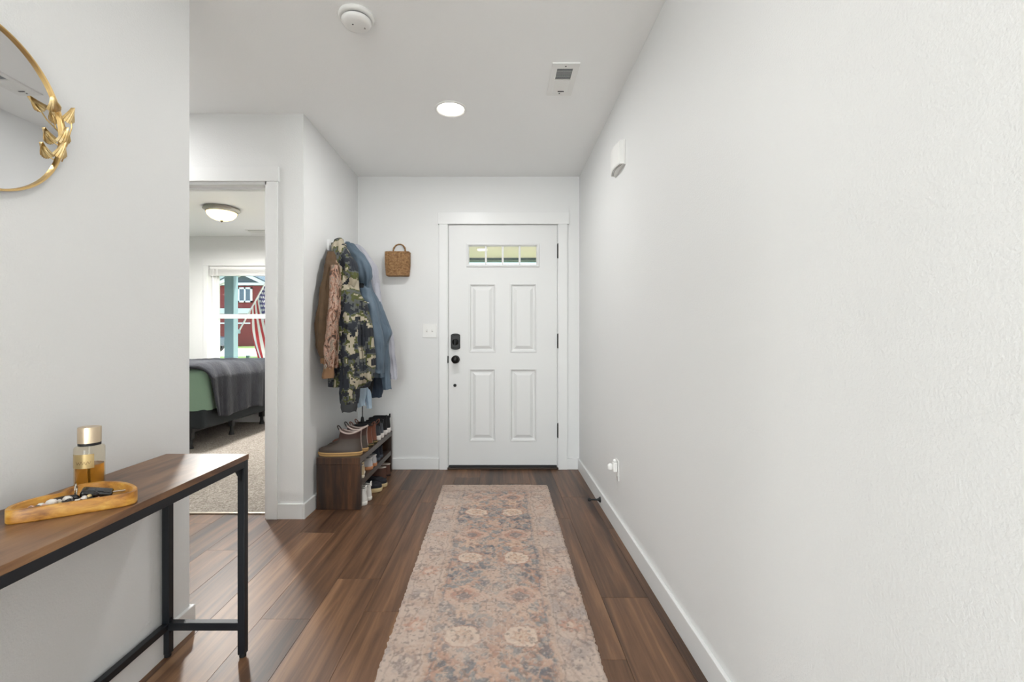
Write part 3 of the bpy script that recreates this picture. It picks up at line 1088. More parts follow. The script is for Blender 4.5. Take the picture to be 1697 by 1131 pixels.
# border motifs: small rosettes along each border
ab = np.abs(wx_) - .292
per = .2
yb2 = (wy_ / per - np.floor(wy_ / per) - .5) * per
rr = np.hypot(ab, yb2 * 1.05)
an = np.arctan2(yb2, ab)
pet = .040 + .008 * np.cos(an * 8)
par = (np.floor(wy_ / per).astype(int) % 2)[...]
col = mixc(col, (152, 142, 138), sm(pet - rr, -.006, .006) * .55 * par)
col = mixc(col, (188, 146, 126), sm(pet - rr, -.006, .006) * .65 * (1 - par))
col = mixc(col, (210, 194, 178), sm(.018 - rr, -.006, .006) * .7)
vine = np.abs(ab - .03 * np.sin(wy_ * 2 * PI / .4)) - .004
col = mixc(col, (160, 138, 124), sm(-vine, -.004, .003) * .5)
# field
inf = sm(.224 - np.abs(wx_), -.006, .006)
field = np.zeros_like(col) + C3((146, 144, 142))
field = mixc(field, (112, 114, 118), sm(n1, .5, .7) * .8)
field = mixc(field, (196, 170, 152), sm(n2, .50, .60) * .75)
field = mixc(field, (178, 142, 122), sm(fbm(a_ * 30, y_ * 30, 61), .54, .66) * .8)
field = mixc(field, (108, 110, 116), sm(fbm(a_ * 26, y_ * 26, 71), .58, .70) * .8)
# ornament lattice: scrolls between the medallions
lat = np.abs(np.sin(wx_ * 2 * PI / .11) * .6 + np.sin(wy_ * 2 * PI / .147) * .6)
field = mixc(field, (194, 160, 140), sm(.16 - lat, -.05, .08) * .6)
P = .5925
for k in range(-3, 4):
    for sx in (-1, 1):
        cx_ = .110 * sx
        # cream octagons
        cy_ = 1.635 + k * P
        dx_, dy_ = np.abs(wx_ - cx_), np.abs(wy_ - cy_)
        oc = np.maximum(np.maximum(dx_ / .058, dy_ / .052), (dx_ / .058 + dy_ / .052) / 1.5)
        field = mixc(field, (178, 140, 122), sm(1.16 - oc, -.05, .05) * .8)
        field = mixc(field, (214, 196, 178), sm(1.0 - oc, -.06, .06) * .95)
        r_ = np.hypot(wx_ - cx_, wy_ - cy_)
        an = np.arctan2(wy_ - cy_, wx_ - cx_)
        ro = .034 + .006 * np.cos(an * 8)
        field = mixc(field, (188, 152, 130), sm(ro - r_, -.004, .004) * .7)
        field = mixc(field, (210, 190, 168), sm(.022 + .005 * np.cos(an * 8) - r_, -.004, .004) * .8)
        field = mixc(field, (178, 140, 120), sm(.009 - r_, -.003, .003) * .8)
        # pointed ovals
        cy_ = 1.895 + k * P
        dx_, dy_ = np.abs(wx_ - cx_ - .006 * sx), np.abs(wy_ - cy_)
        ov = (dx_ / .098) + (dy_ / .085) ** 1.6
        field = mixc(field, (200, 170, 152), sm(1.0 - ov, -.08, .08) * .9)
        ov2 = (dx_ / .066) + (dy_ / .056) ** 1.6
        field = mixc(field, (174, 138, 122), sm(1.0 - ov2, -.08, .08) * .85)
        ov3 = (dx_ / .034) + (dy_ / .034) ** 1.6
        field = mixc(field, (126, 122, 122), sm(1.0 - ov3, -.1, .1) * .8)
        # star flowers
        cy_ = 1.785 + k * P
        r_ = np.hypot(wx_ - cx_ * 1.06, wy_ - cy_)
        an = np.arctan2(wy_ - cy_, wx_ - cx_ * 1.06)
        field = mixc(field, (206, 178, 156), sm(.036 + .012 * np.cos(an * 6) - r_, -.006, .006) * .85)
        field = mixc(field, (176, 140, 120), sm(.014 - r_, -.004, .004) * .8)
    for cy_, cxx in ((1.80 + k * P, 0), (2.06 + k * P, 0)):
        r_ = np.hypot((wx_ - cxx), (wy_ - cy_) * .7)
        an = np.arctan2(wy_ - cy_, wx_ - cxx)
        field = mixc(field, (198, 168, 148), sm(.034 + .010 * np.cos(an * 5) - r_, -.006, .006) * .8)
col = col * (1 - inf[..., None]) + field * inf[..., None]
for eb, c_, w_ in ((.224, (190, 164, 146), .010), (.244, (150, 134, 124), .003), (.345, (158, 142, 132), .003), (.205, (120, 118, 120), .003)):
    col = mixc(col, c_, sm(w_ - np.abs(np.abs(wx_) - eb), -.002, .002) * .6)
# end bands
ed = np.minimum(Yr - RY0, RY1 - Yr)
col = mixc(col, (188, 164, 148), sm(.16 - ed, -.01, .03) * .75)
for e_ in (.155, .13, .05):
    col = mixc(col, (146, 132, 124), sm(.004 - np.abs(ed - e_), -.003, .003) * .6)
# worn, faded pile
wear = fbm(a_ * 5, y_ * 5, 81)
col = mixc(col, (198, 182, 168), (sm(wear, .4, .75) * .45 + sm(n3, .5, .75) * .5))
col = mixc(col, (130, 120, 114), sm(fbm(a_ * 80, y_ * 80, 91, 3), .58, .75) * .6)
col = mixc(col, (206, 192, 178), sm(np.maximum(np.abs(uu) - .985, 0), 0, .01) * .9)
col = np.clip(col * np.array([1.10, 1.08, 1.09]), 0, 1)
Zr = .011 + (n3 - .5) * .004 + (fbm(a_ * 6, y_ * 6, 95) - .5) * .004
edge_d = np.minimum((1 - np.abs(uu)) * .38, ed)
Zr = Zr * (0.35 + .65 * sm(edge_d, 0, .008))
verts = np.stack([Xr, Yr, Zr], -1).reshape(-1, 3).tolist()
faces = [(j * NXr + i, j * NXr + i + 1, (j + 1) * NXr + i + 1, (j + 1) * NXr + i) for j in range(NYr - 1) for i in range(NXr - 1)]
cl = np.concatenate([col, np.ones((*a_.shape, 1))], -1).reshape(-1, 4)
rim = [i for i in range(NXr)] + [j * NXr + NXr - 1 for j in range(1, NYr)] + [(NYr - 1) * NXr + i for i in range(NXr - 2, -1, -1)] + [j * NXr for j in range(NYr - 2, 0, -1)]
n0 = len(verts)
for r in rim:
    x_, yv, z_ = verts[r]
    verts.append((x_, yv, .0008))
cl = np.concatenate([cl, cl[rim]])
for k in range(len(rim)):
    k2 = (k + 1) % len(rim)
    faces.append((rim[k], n0 + k, n0 + k2, rim[k2]))
faces.append(tuple(n0 + k for k in range(len(rim) - 1, -1, -1)))
rug = mesh_obj('runner_rug', verts, faces, attr_mat('rug_pile', .95, (700, .8, .003)), None, True)
set_cols(rug, cl)
tag(rug, 'faded patterned runner rug in pink, beige and grey on the floor', 'rug')

# ------------------------------------------------------------------ console table
M['rustic'] = wood('rustic_top', [(0.36, (58, 40, 31)), (0.45, (96, 67, 49)), (0.54, (126, 91, 64)), (0.66, (154, 116, 82))], (24, 4.0, 24), .32, False, bump=.08)
M['ironblack'] = mat('table_iron', (20, 24, 30), .45, .1)
TZ = .6857
ty0, ty1, tx0, tx1 = .42, 1.558, -1.139, -.856
tb = thing('console_table', 'narrow console table with rustic brown top and black metal frame', 'table', ((tx0 + tx1) / 2, (ty0 + ty1) / 2, 0))
qx, qy = -(tx0 + tx1) / 2, -(ty0 + ty1) / 2


def tbx(name, x0, x1, y0, y1, z0, z1, m, bevel=.002):
    return MB().box(x0 + qx, x1 + qx, y0 + qy, y1 + qy, z0, z1).build(name, m, tb, bevel=bevel)


tbx('tabletop', tx0, tx1, ty0, ty1, TZ - .018, TZ, M['rustic'], .0015)
LW = .024
for y0, y1 in ((ty1 - LW, ty1 - .001), (ty0 + .001, ty0 + LW)):
    for x0, x1 in ((tx1 - LW - .002, tx1 - .002), (tx0 + .002, tx0 + LW + .002)):
        lg = tbx('leg', x0, x1, y0, y1, .012, TZ - .018, M['ironblack'])
        MB().lathe([(.008, 0), (.011, .002), (.011, .014)], 14, ((x0 + x1) / 2 + qx, (y0 + y1) / 2 + qy, 0)).build('leveling_foot', M['rubber'], lg, True)
    tbx('end_rail', tx0 + LW, tx1 - LW, y0, y1, TZ - .018 - LW, TZ - .018, M['ironblack'])
    tbx('stretcher', tx0 + LW, tx1 - LW, y0, y1, .094, .120, M['ironblack'])
for x0, x1 in ((tx1 - LW - .002, tx1 - .002), (tx0 + .002, tx0 + LW + .002)):
    tbx('side_rail', x0, x1, ty0 + LW, ty1 - LW, TZ - .018 - LW, TZ - .018, M['ironblack'])
tbx('long_stretcher', tx0 + .004, tx0 + LW + .000, ty0 + LW, ty1 - LW, .096, .118, M['ironblack'])
for x_ in (tx1 - .014, tx0 + .014):
    for sgn, yy_ in ((-1, ty1 - LW), (1, ty0 + LW)):
        zt_ = TZ - .018 - LW
        b = MB()
        r = [[(x_ + o_ + qx, yy_ + qy, zt_), (x_ + o_ + qx, yy_ + sgn * .035 + qy, zt_), (x_ + o_ + qx, yy_ + qy, zt_ - .045)] for o_ in (-.002, .002)]
        fixn(b.loft(r).build('corner_bracket', M['ironblack'], tb))
for zz in (.085, .107, .129):
    MB().tube([(tx0 + LW + .002 + qx, ty1 - LW / 2 + qy, zz), (tx0 + LW + .006 + qx, ty1 - LW / 2 + qy, zz)], .005, 10).build('bolt', M['black_metal'], tb)

# ---- mist bottle
YBt = 1.19
bo = thing('mist_bottle', 'gold body mist bottle with a metallic cap standing by the wall', 'bottle', (PX(148.5, YBt), YBt, TZ))
M['btglass'] = glass('bottle_glass', (.97, .93, .84))
liq = mat('amber_liquid', (214, 150, 58), .05)
lb_ = liq.node_tree.nodes['Principled BSDF']
lb_.inputs['Transmission Weight'].default_value = .85
lb_.inputs['IOR'].default_value = 1.33
cap = mat('cap_metal', (226, 206, 178), .3, 1.0)
R_ = .0315
MB().lathe([(R_ * .9, .0), (R_, .003), (R_, .108), (R_ * .94, .112), (R_ * .72, .114), (R_ * .45, .115)], 40).build('glass_body', M['btglass'], bo, True)
MB().lathe([(R_ * .86, .004), (R_ * .93, .007), (R_ * .93, .066), (.001, .066)], 40).build('liquid', liq, bo, True)
MB().lathe([(.0235, .115), (.0235, .123)], 40).build('collar', M['rubber'], bo, True)
MB().lathe([(.0242, .122), (.0242, .160), (.0232, .1625), (.001, .163)], 40).build('cap', cap, bo, True)
MB().tube([(0, 0, .115), (0, -.002, .05), (.004, -.004, .008)], .002, 8).build('dip_tube', M['plastic'], bo, True)
lab = []
for zz in (.060, .096):
    lab.append([(R_ * 1.006 * math.cos(a), R_ * 1.006 * math.sin(a), zz) for a in np.linspace(-2.35, -.55, 22)])
mesh_obj('label_print', lab[0] + lab[1], [(k, k + 1, 22 + k + 1, 22 + k) for k in range(21)], mat('label_gold', (196, 172, 124), .3, .8), bo, True)
pts = [(R_ * 1.012 * math.cos(a), R_ * 1.012 * math.sin(a), .074 + .0035 * math.sin(a * 31) + .001 * math.sin(a * 13)) for a in np.linspace(-1.75, -.75, 70)]
MB().tube(pts, .0004, 5).build('script_print', mat('label_ink', (120, 92, 52), .6), bo)

# ---- wooden heart-shaped tray
tr_pts = [(-1.036, .956), (-1.008, .964), (-.975, .985), (-.930, 1.016), (-.885, 1.050), (-.867, 1.067), (-.866, 1.088), (-.890, 1.118), (-.930, 1.144), (-.975, 1.160), (-1.015, 1.158), (-1.042, 1.135), (-1.047, 1.100), (-1.036, 1.070), (-1.052, 1.048), (-1.062, 1.015), (-1.058, .980)]


def crom(pts_, n_, closed=True):
    out_ = []
    L_ = len(pts_)
    for i_ in range(L_ if closed else L_ - 1):
        if closed:
            p = [Vector(pts_[(i_ + q) % L_]) for q in (-1, 0, 1, 2)]
        else:
            p = [Vector(pts_[min(max(i_ + q, 0), L_ - 1)]) for q in (-1, 0, 1, 2)]
        for k_ in range(n_):
            t_ = k_ / n_
            out_.append(.5 * ((2 * p[1]) + (p[2] - p[0]) * t_ + (2 * p[0] - 5 * p[1] + 4 * p[2] - p[3]) * t_ ** 2 + (3 * p[1] - p[0] - 3 * p[2] + p[3]) * t_ ** 3))
    if not closed:
        out_.append(Vector(pts_[-1]))
    return out_


ol = crom([(x_, y_) for x_, y_ in tr_pts], 5)
cxy = Vector((-.972, 1.065))
nn = len(ol)


def off(d_):
    o_ = []
    for i_ in range(nn):
        t_ = (ol[(i_ + 1) % nn] - ol[i_ - 1]).normalized()
        nrm = Vector((-t_.y, t_.x))
        o_.append(ol[i_] + nrm * d_ - cxy)
    return o_


tray = thing('wooden_tray', 'honey-coloured wooden heart-shaped tray on the console table', 'tray', (cxy.x, cxy.y, TZ))
M['honey'] = wood('honey_wood', [(0.40, (134, 84, 24)), (0.47, (176, 118, 38)), (0.54, (198, 144, 56)), (0.62, (214, 170, 88))], (22, 16, 60), .38, False, bump=.04)
rg_ = [[(p.x, p.y, z_) for p in off(d_)] for d_, z_ in ((.002, 0), (0, .002), (0, .028), (.0015, .030), (.009, .030), (.0105, .028), (.014, .014), (.020, .009), (.028, .008))]
tray_o = MB().loft(rg_).build('bowl', M['honey'], tray, True)
fixn(tray_o)
tray_o.data.set_sharp_from_angle(angle=.7) if hasattr(tray_o.data, 'set_sharp_from_angle') else None

# ---- key fob and bead bracelet in the tray
kf = thing('car_key', 'black car key fob with a steel ring lying in the wooden tray', 'key', (-.972, 1.098, TZ + .0125), .6)
fob = MB().box(-.030, .030, -.017, .017, 0, .016).build('fob', mat('fob_black', (18, 18, 20), .2), kf, bevel=.007, seg=4)
fob.data.polygons.foreach_set('use_smooth', [True] * len(fob.data.polygons))
fob.rotation_euler = (0.15, .25, 0)
for q in (-.012, .006):
    MB().box(q - .006, q + .006, -.008, .008, .0155, .0172).build('button', mat('fob_grey', (52, 54, 60), .4), fob, bevel=.001)
rp = [(-.036 + .0, .012 * math.cos(a), .022 + .013 * math.sin(a)) for a in np.linspace(0, 2 * PI, 24, endpoint=False)]
MB().tube(rp, .0014, 8, True).build('key_ring', mat('steel', (200, 196, 186), .2, 1.0), kf, True)
MB().box(.026, .060, -.004, .004, .003, .006).build('key_blade', mat('key_steel', (190, 186, 176), .25, 1.0), kf, bevel=.0006)
MB().box(-.075, -.038, -.012, .008, .0, .010).build('leather_tab', mat('tab_leather', (36, 28, 26), .5), kf, bevel=.004)
br = thing('bead_bracelet', 'tangled strand of white, pink and black beads in the wooden tray', 'bracelet', (-1.0, 1.045, TZ + .0085))
bc = [mat('bead_white', (226, 220, 212), .3), mat('bead_pink', (222, 176, 160), .3), mat('bead_black', (26, 22, 24), .3), mat('bead_cream', (222, 196, 140), .35)]
rnd = random.Random(3)
path = []
for k in range(30):
    t_ = k / 29
    path.append(Vector((-.030 + .068 * t_ + .008 * math.sin(k * 1.9), -.050 + .095 * t_ + .011 * math.cos(k * 2.3), .004 + .007 * (k % 3 == 1) + .004 * (k % 4 == 2))))
strand = MB().tube(path, .0008, 5).build('cord', bc[2], br)
for k, p in enumerate(path):
    o_ = MB().lathe([(.001, -.0058), (.0042, -.004), (.0052, 0), (.0040, .004), (.001, .0058)], 8).build('bead', bc[[0, 2, 1, 0, 2, 3, 0, 1, 2, 2][k % 10]], br, True, loc=p, rot=(rnd.uniform(.6, 2.4), rnd.uniform(-1, 1), rnd.uniform(0, 6)))
    s_ = rnd.uniform(1.0, 1.6)
    o_.scale = (s_, s_, s_ * rnd.uniform(.9, 1.3))

# ------------------------------------------------------------------ round mirror with ginkgo leaves
my, mz, mr_ = .9905, 1.602, .1938
mi = thing('round_mirror', 'round gold-framed mirror with gold ginkgo leaves on its edge', 'mirror', (XL, my, mz))


def xring(prof, n_=96):
    m_ = MB()
    rings_ = [[(d_, r_ * math.cos(2 * PI * k / n_), r_ * math.sin(2 * PI * k / n_)) for k in range(n_)] for r_, d_ in prof]
    return m_.loft(rings_ + [rings_[0]], False, False)


fixn(xring([(mr_, .003), (mr_, .0145), (mr_ - .0012, .016), (mr_ - .0045, .016), (mr_ - .0057, .0145), (mr_ - .0057, .003)]).build('frame', M['gold'], mi))
m_ = MB()
m_.loft([[(d_, (mr_ - .005) * math.cos(2 * PI * k / 96), (mr_ - .005) * math.sin(2 * PI * k / 96)) for k in range(96)] for d_ in (.004, .009)])
fixn(m_.build('mirror_glass', M['mirror'], mi))
leaves = [((295, 488), (380, 552), (292, 568)), ((418, 558), (460, 642), (374, 618)), ((380, 672), (439, 752), (346, 748)), ((365, 758), (416, 842), (326, 826))]
roots = [(392, 720), (400, 745), (388, 790), (362, 876)]
XM = XL + .034


def wall_pt(zx, zy, X_):
    px_, py_ = zx / 3.535, 20 + zy / 3.535
    Yq = -X_ * 754.2 / (827 - px_)
    return Vector((X_ - XL, Yq - my, PZ(py_, Yq) - mz))


for li, ((a_p, b_p, c_p), rt) in enumerate(zip(leaves, roots)):
    xo = XM
    A, B, Cc = wall_pt(*a_p, xo), wall_pt(*b_p, xo), wall_pt(*c_p, xo)
    na, nr = 14, 6
    vs = []
    for i_ in range(na + 1):
        t_ = i_ / na
        Ept = B.lerp(Cc, t_)
        mid = (B + Cc) / 2 - A
        Ept = Ept + mid.normalized() * (.010 * math.sin(PI * t_)) + mid.normalized() * .002 * (i_ % 2)
        for j_ in range(nr + 1):
            r_ = .04 + .96 * j_ / nr
            p = A.lerp(Ept, r_)
            p.x += .010 * math.sin(PI * t_) * (1 - .5 * r_) + .0014 * (i_ % 2) * r_ - .010 * r_ * r_
            vs.append(p)
    fs = [(i_ * (nr + 1) + j_, (i_ + 1) * (nr + 1) + j_, (i_ + 1) * (nr + 1) + j_ + 1, i_ * (nr + 1) + j_ + 1) for i_ in range(na) for j_ in range(nr)]
    lf = mesh_obj('ginkgo_leaf', vs, fs, M['goldleaf'], mi)
    so = lf.modifiers.new('thickness', 'SOLIDIFY')
    so.thickness = .0015
    cen = (A + B + Cc) / 3
    cen.x -= .002
    R0 = wall_pt(*rt, XL + .016)
    md = cen.lerp(R0, .5)
    md.x += .006
    MB().tube([cen, md, R0], .0016, 6).build('stem', M['gold'], mi, True)

# ------------------------------------------------------------------ woven basket on the front wall
YK_ = YF - .004
bk = thing('wall_basket', 'small woven seagrass basket hanging beside the coats', 'basket', (PX(659.5, YF - .04), YF - .002, PZ(456.5, YF - .09)))
bw, bh, bd = .104, .198, .085
n_, nz_ = 96, 64
rings = []
for iz in range(nz_ + 1):
    tz = iz / nz_
    z_ = bh * tz
    wv = .90 + .10 * min(1, tz * 2.2)
    ring = []
    for k in range(n_):
        a = 2 * PI * k / n_
        ca, sa = math.cos(a), math.sin(a)
        ex_ = .28
        px_ = math.copysign(abs(ca) ** ex_, ca) * (bw - .006) * wv
        py_ = -bd / 2 + math.copysign(abs(sa) ** ex_, sa) * (bd / 2 - .005)
        row = int(tz * 16)
        ph_ = (tz * 16) % 1
        bul = math.sin(PI * ph_) ** .7 * (.5 + .5 * math.sin(k * PI / 1.5 + row * PI)) * .006
        nrm = Vector((ca, sa)).normalized()
        ring.append((px_ + nrm.x * bul, min(py_ + nrm.y * bul, .0), z_))
    rings.append(ring)
M['seagrass'] = mat('seagrass', (120, 84, 52), .8, vary=(70, (182, 144, 100)), bump=(180, .8, .004))
MB().loft(rings, True, False).build('woven_body', M['seagrass'], bk, True)
inn = [[(p[0] * .93, -bd / 2 + (p[1] + bd / 2) * .9, z_) for p in rings[-1]] for z_ in (bh, bh * .25)]
MB().loft([rings[-1]] + inn, False, True).build('inner_wall', mat('basket_inside', (84, 60, 38), .9), bk, True)
for yo, dz_ in ((-.016, 0), (-bd + .014, -.0)):
    hp = []
    for k in range(22):
        a = PI * k / 21
        hp.append((.006 + .050 * math.cos(a) * (1 + .0), yo + .01 * math.sin(a), bh - .02 + (.020 + .072 * math.sin(a) ** .75 if k not in (0, 21) else 0)))
    if yo < -.03:
        continue
    for q in range(2):
        tw = [(p[0] + .0035 * math.cos(i_ * .9 + q * PI), p[1] + .0035 * math.sin(i_ * .9 + q * PI), p[2]) for i_, p in enumerate(hp)]
        MB().tube(tw, .0048, 8).build('handle_strand', M['seagrass'], bk, True)

# ------------------------------------------------------------------ coat rail and coats
rail = thing('coat_rail', 'white wall rail with metal hooks behind the coats', 'coat rail', (XC, 3.38, 1.73))
MB().box(0, .018, -.265, .265, -.038, .038).build('board', M['trim'], rail, bevel=.003)
for k in range(4):
    yy_ = -.225 + k * .15
    hp = [(.018, yy_, .012), (.040, yy_, .004), (.052, yy_, -.012), (.060, yy_, -.022), (.072, yy_, -.014), (.076, yy_, .010)]
    MB().tube([tuple(p) for p in crom(hp, 4, False)], .005, 8).build('hook', mat('hook_steel', (150, 152, 156), .3, 1.0), rail, True)


def camo_digital():
    m = bpy.data.materials.new('digital_camo')
    m.use_nodes = True
    n = N(m)
    tc = n.new('ShaderNodeTexCoord')
    sn = n.new('ShaderNodeVectorMath', operation='SNAP')
    sn.inputs[1].default_value = (.008, .2, .0055)
    n.l(tc.outputs['Object'], sn.inputs[0])
    mp = n.new('ShaderNodeMapping')
    mp.inputs['Scale'].default_value = (1.25, .15, .85)
    n.l(sn.outputs[0], mp.inputs[0])
    a = n.noise(mp.outputs[0], 15, 2.0, .5)
    r = n.ramp(a, [(0, (34, 38, 46)), (.435, (84, 86, 84)), (.495, (74, 78, 36)), (.545, (168, 158, 138))], True)
    n.l(r.outputs[0], n.b.inputs['Base Color'])
    mp2 = n.new('ShaderNodeMapping')
    mp2.inputs['Location'].default_value = (3, 1, 7)
    mp2.inputs['Scale'].default_value = (1.2, .15, .9)
    n.l(sn.outputs[0], mp2.inputs[0])
    b2 = n.noise(mp2.outputs[0], 19, 2, .5)
    r2 = n.ramp(b2, [(0, (0, 0, 0)), (.57, (255, 255, 255))], True)
    mx = n.new('ShaderNodeMix', data_type='RGBA')
    n.l(r2.outputs[0], mx.inputs[0])
    n.l(r.outputs[0], mx.inputs[6])
    mx.inputs[7].default_value = (*lin((26, 29, 36)), 1)
    n.l(mx.outputs[2], n.b.inputs['Base Color'])
    n.b.inputs['Roughness'].default_value = .85
    return m


def camo_forest():
    m = bpy.data.materials.new('forest_camo')
    m.use_nodes = True
    n = N(m)
    co = n.coords((1, .6, .42))
    a = n.noise(co, 34, 6, .68, 1.6)
    r = n.ramp(a, [(.34, (34, 28, 24)), (.42, (92, 64, 48)), (.47, (150, 106, 82)), (.53, (182, 152, 136)), (.59, (88, 84, 66)), (.67, (204, 180, 166))])
    n.l(r.outputs[0], n.b.inputs['Base Color'])
    n.b.inputs['Roughness'].default_value = .6
    n.bump(a, .3, .004)
    return m


M['digi'] = camo_digital()
M['forest'] = camo_forest()
M['tan'] = mat('brown_canvas', (94, 72, 50), .85, vary=(14, (78, 60, 42)), bump=(200, .3, .002))
M['cufftan'] = mat('tan_knit', (128, 96, 68), .9, bump=(260, .5, .003))
M['slateblue'] = mat('slate_blue_shell', (88, 104, 118), .6, vary=(7, (76, 92, 106)), bump=(220, .15, .001))
M['navy'] = mat('navy_cloth', (44, 56, 72), .8, bump=(200, .3, .002))
M['blackcloth'] = mat('black_cloth', (22, 23, 26), .85)
M['lavgrey'] = mat('pale_grey_cloth', (168, 168, 178), .8, vary=(9, (184, 184, 192)))
M['lightblue'] = mat('light_blue_cloth', (164, 186, 206), .85, vary=(9, (184, 204, 220)))
M['zip'] = mat('zip_metal', (180, 178, 172), .3, 1.0)


def lerp(a, c, t):
    return a + (c - a) * t


def garment(name, rows, m, parent, folds=7, amp=.10, seed=0, hem=True, nrow=46, nseg=72, ex=.85, wr=.010):
    """hanging cloth: stacked closed loops given by picture rows (y, x_left, x_right) at a true distance Y with half-thickness ty"""
    pts = [Vector((PX((r[1] + r[2]) / 2, r[3]), r[3], PZ(r[0], r[3]), )) for r in rows]
    hw = [(r[2] - r[1]) / 2 * r[3] / 754.2 for r in rows]
    ty = [r[4] for r in rows]
    K = len(rows) - 1
    rings = []
    rn = random.Random(seed)
    ph = [rn.uniform(0, 6.28) for _ in range(4)]
    for i in range(nrow + 1):
        f = i / nrow * K
        k = min(int(f), K - 1)
        t = f - k
        p4 = [pts[min(max(k + q, 0), K)] for q in (-1, 0, 1, 2)]
        c = .5 * ((2 * p4[1]) + (p4[2] - p4[0]) * t + (2 * p4[0] - 5 * p4[1] + 4 * p4[2] - p4[3]) * t * t + (3 * p4[1] - p4[0] - 3 * p4[2] + p4[3]) * t ** 3)
        ts = t * t * (3 - 2 * t)
        a, bq = lerp(hw[k], hw[k + 1], ts), lerp(ty[k], ty[k + 1], ts)
        d = i / nrow
        am = amp * 1.35 * (.35 + .65 * d)
        ring = []
        for j in range(nseg):
            th = 2 * PI * j / nseg
            ca, sa = math.cos(th), math.sin(th)
            fx = math.copysign(abs(ca) ** ex, ca)
            fy = math.copysign(abs(sa) ** ex, sa)
            w = 1 + am * (math.sin(folds * th + ph[0] + 1.3 * math.sin(d * 3 + ph[1])) * .6 + math.sin((folds + 4) * th + ph[2] + d * 2.2) * .4)
            # folds bite mainly into the faces turned to the room, less into the silhouette
            wx = 1 + (w - 1) * .25
            x, y = c.x + a * fx * wx, c.y + bq * fy * w
            nz = noise.noise(Vector((x * 14 + seed, y * 14, c.z * 9))) * wr + noise.noise(Vector((x * 34, y * 34 + seed, c.z * 22))) * wr * .45
            ring.append((max(x + ca * nz, XC + .004), y + sa * nz * 1.6, c.z + noise.noise(Vector((th * .8, seed, 2))) * .012 * (d > .97)))
        rings.append(ring)
    if hem:
        last = rings[-1]
        cx_, cy_ = sum(p[0] for p in last) / nseg, sum(p[1] for p in last) / nseg
        for s_, dz_ in ((.985, -.003), (.93, -.001), (.86, .03)):
            rings.append([(cx_ + (p[0] - cx_) * s_, cy_ + (p[1] - cy_) * s_, p[2] + dz_) for p in last])
    org = parent.location
    b_ = MB().loft([[(p[0] - org[0], p[1] - org[1], p[2] - org[2]) for p in r] for r in rings])
    return fixn(b_.build(name, m, parent, True))


def coat(name, label, Y, z, cat='jacket'):
    return thing(name, label, cat, (XC + .06, Y, z), group='clothes on the coat rail')


# brown canvas jacket, nearest the wall
c1 = coat('brown_jacket', 'brown canvas jacket at the near end of the coat rail against the wall', 3.0, 1.70)
garment('body', [(418, 544, 557, 3.02, .02), (432, 541, 560, 3.0, .035), (446, 537, 562, 2.97, .045), (470, 534, 563, 2.94, .05), (500, 529, 563, 2.92, .055), (535, 525, 562, 2.90, .055), (570, 524.5, 560, 2.90, .05), (588, 530, 558, 2.91, .045)], M['tan'], c1, 6, .12, 3)
garment('sleeve', [(440, 538, 550, 2.95, .022), (480, 532, 545, 2.90, .026), (530, 526, 542, 2.865, .028), (575, 527, 541, 2.86, .026), (597, 531, 542, 2.87, .022)], M['tan'], c1, 5, .12, 5, nrow=30, nseg=40)
garment('cuff', [(594, 531, 542, 2.868, .020), (602, 531.5, 541.5, 2.868, .020)], M['cufftan'], c1, 8, .05, 6, nrow=6, nseg=40)
# forest camouflage jacket
c2 = coat('forest_camo_jacket', 'pinkish brown leaf-patterned camouflage jacket with a tan cuff', 3.0, 1.70)
garment('body', [(424, 551, 560, 3.02, .02), (446, 548, 563, 2.99, .045), (478, 546, 565, 2.96, .055), (515, 537, 566, 2.94, .065), (550, 534, 566, 2.93, .065), (585, 536, 566, 2.93, .06), (608, 538, 562, 2.935, .05)], M['forest'], c2, 7, .14, 12)
garment('sleeve', [(440, 549.5, 560, 2.93, .028), (480, 547, 560, 2.89, .034), (520, 543, 560, 2.86, .036), (570, 538, 557, 2.85, .034), (611, 537, 554, 2.855, .028)], M['forest'], c2, 6, .12, 14, nrow=36, nseg=44)
garment('cuff', [(609, 535.5, 553.5, 2.855, .026), (626, 536, 552.5, 2.857, .025)], M['cufftan'], c2, 9, .06, 15, nrow=8, nseg=44)
MB().tube([(p[0], p[1], p[2]) for p in [(.0 + .006 * math.cos(a), 0, .010 * math.sin(a)) for a in np.linspace(0, 2 * PI, 16, endpoint=False)]], .0016, 6, True).build('zip_pull', M['zip'], c2, loc=(PX(539.5, 2.82) - c2.location[0], 2.822 - c2.location[1], PZ(607, 2.82) - c2.location[2]))
# digital camouflage jacket
c3 = coat('digital_camo_jacket', 'big pixel-camouflage jacket in grey, olive and beige, front of the coats', 3.10, 1.70)
garment('body', [(404, 552, 573, 3.12, .035), (420, 553, 579, 3.10, .06), (440, 557, 591, 3.08, .075), (474, 554, 593, 3.07, .085), (507, 557, 606, 3.06, .09), (545, 558, 616, 3.05, .095), (590, 557, 620, 3.05, .095), (618, 550, 620, 3.05, .09), (640, 546, 612, 3.05, .08)], M['digi'], c3, 7, .13, 21)
garment('hood', [(394.5, 559, 566, 3.12, .010), (399, 555, 569, 3.10, .026), (412, 552, 574, 3.06, .045), (432, 555, 584, 3.04, .052), (458, 558, 591, 3.025, .045), (476, 566, 588, 3.03, .02)], M['digi'], c3, 5, .16, 22, nrow=30)
garment('sleeve', [(478, 551, 588, 3.0, .03), (500, 557, 590, 2.965, .042), (540, 561, 596, 2.935, .05), (590, 562, 599, 2.925, .05), (630, 564, 599, 2.93, .046), (668, 565, 594, 2.935, .038)], M['digi'], c3, 6, .12, 24, nrow=40, nseg=56)
garment('cuff', [(664, 565, 594, 2.935, .036), (674, 565, 593, 2.935, .036), (682, 567, 591, 2.937, .032)], mat('camo_cuff', (58, 60, 62), .8), c3, 6, .06, 25, nrow=12, nseg=56)
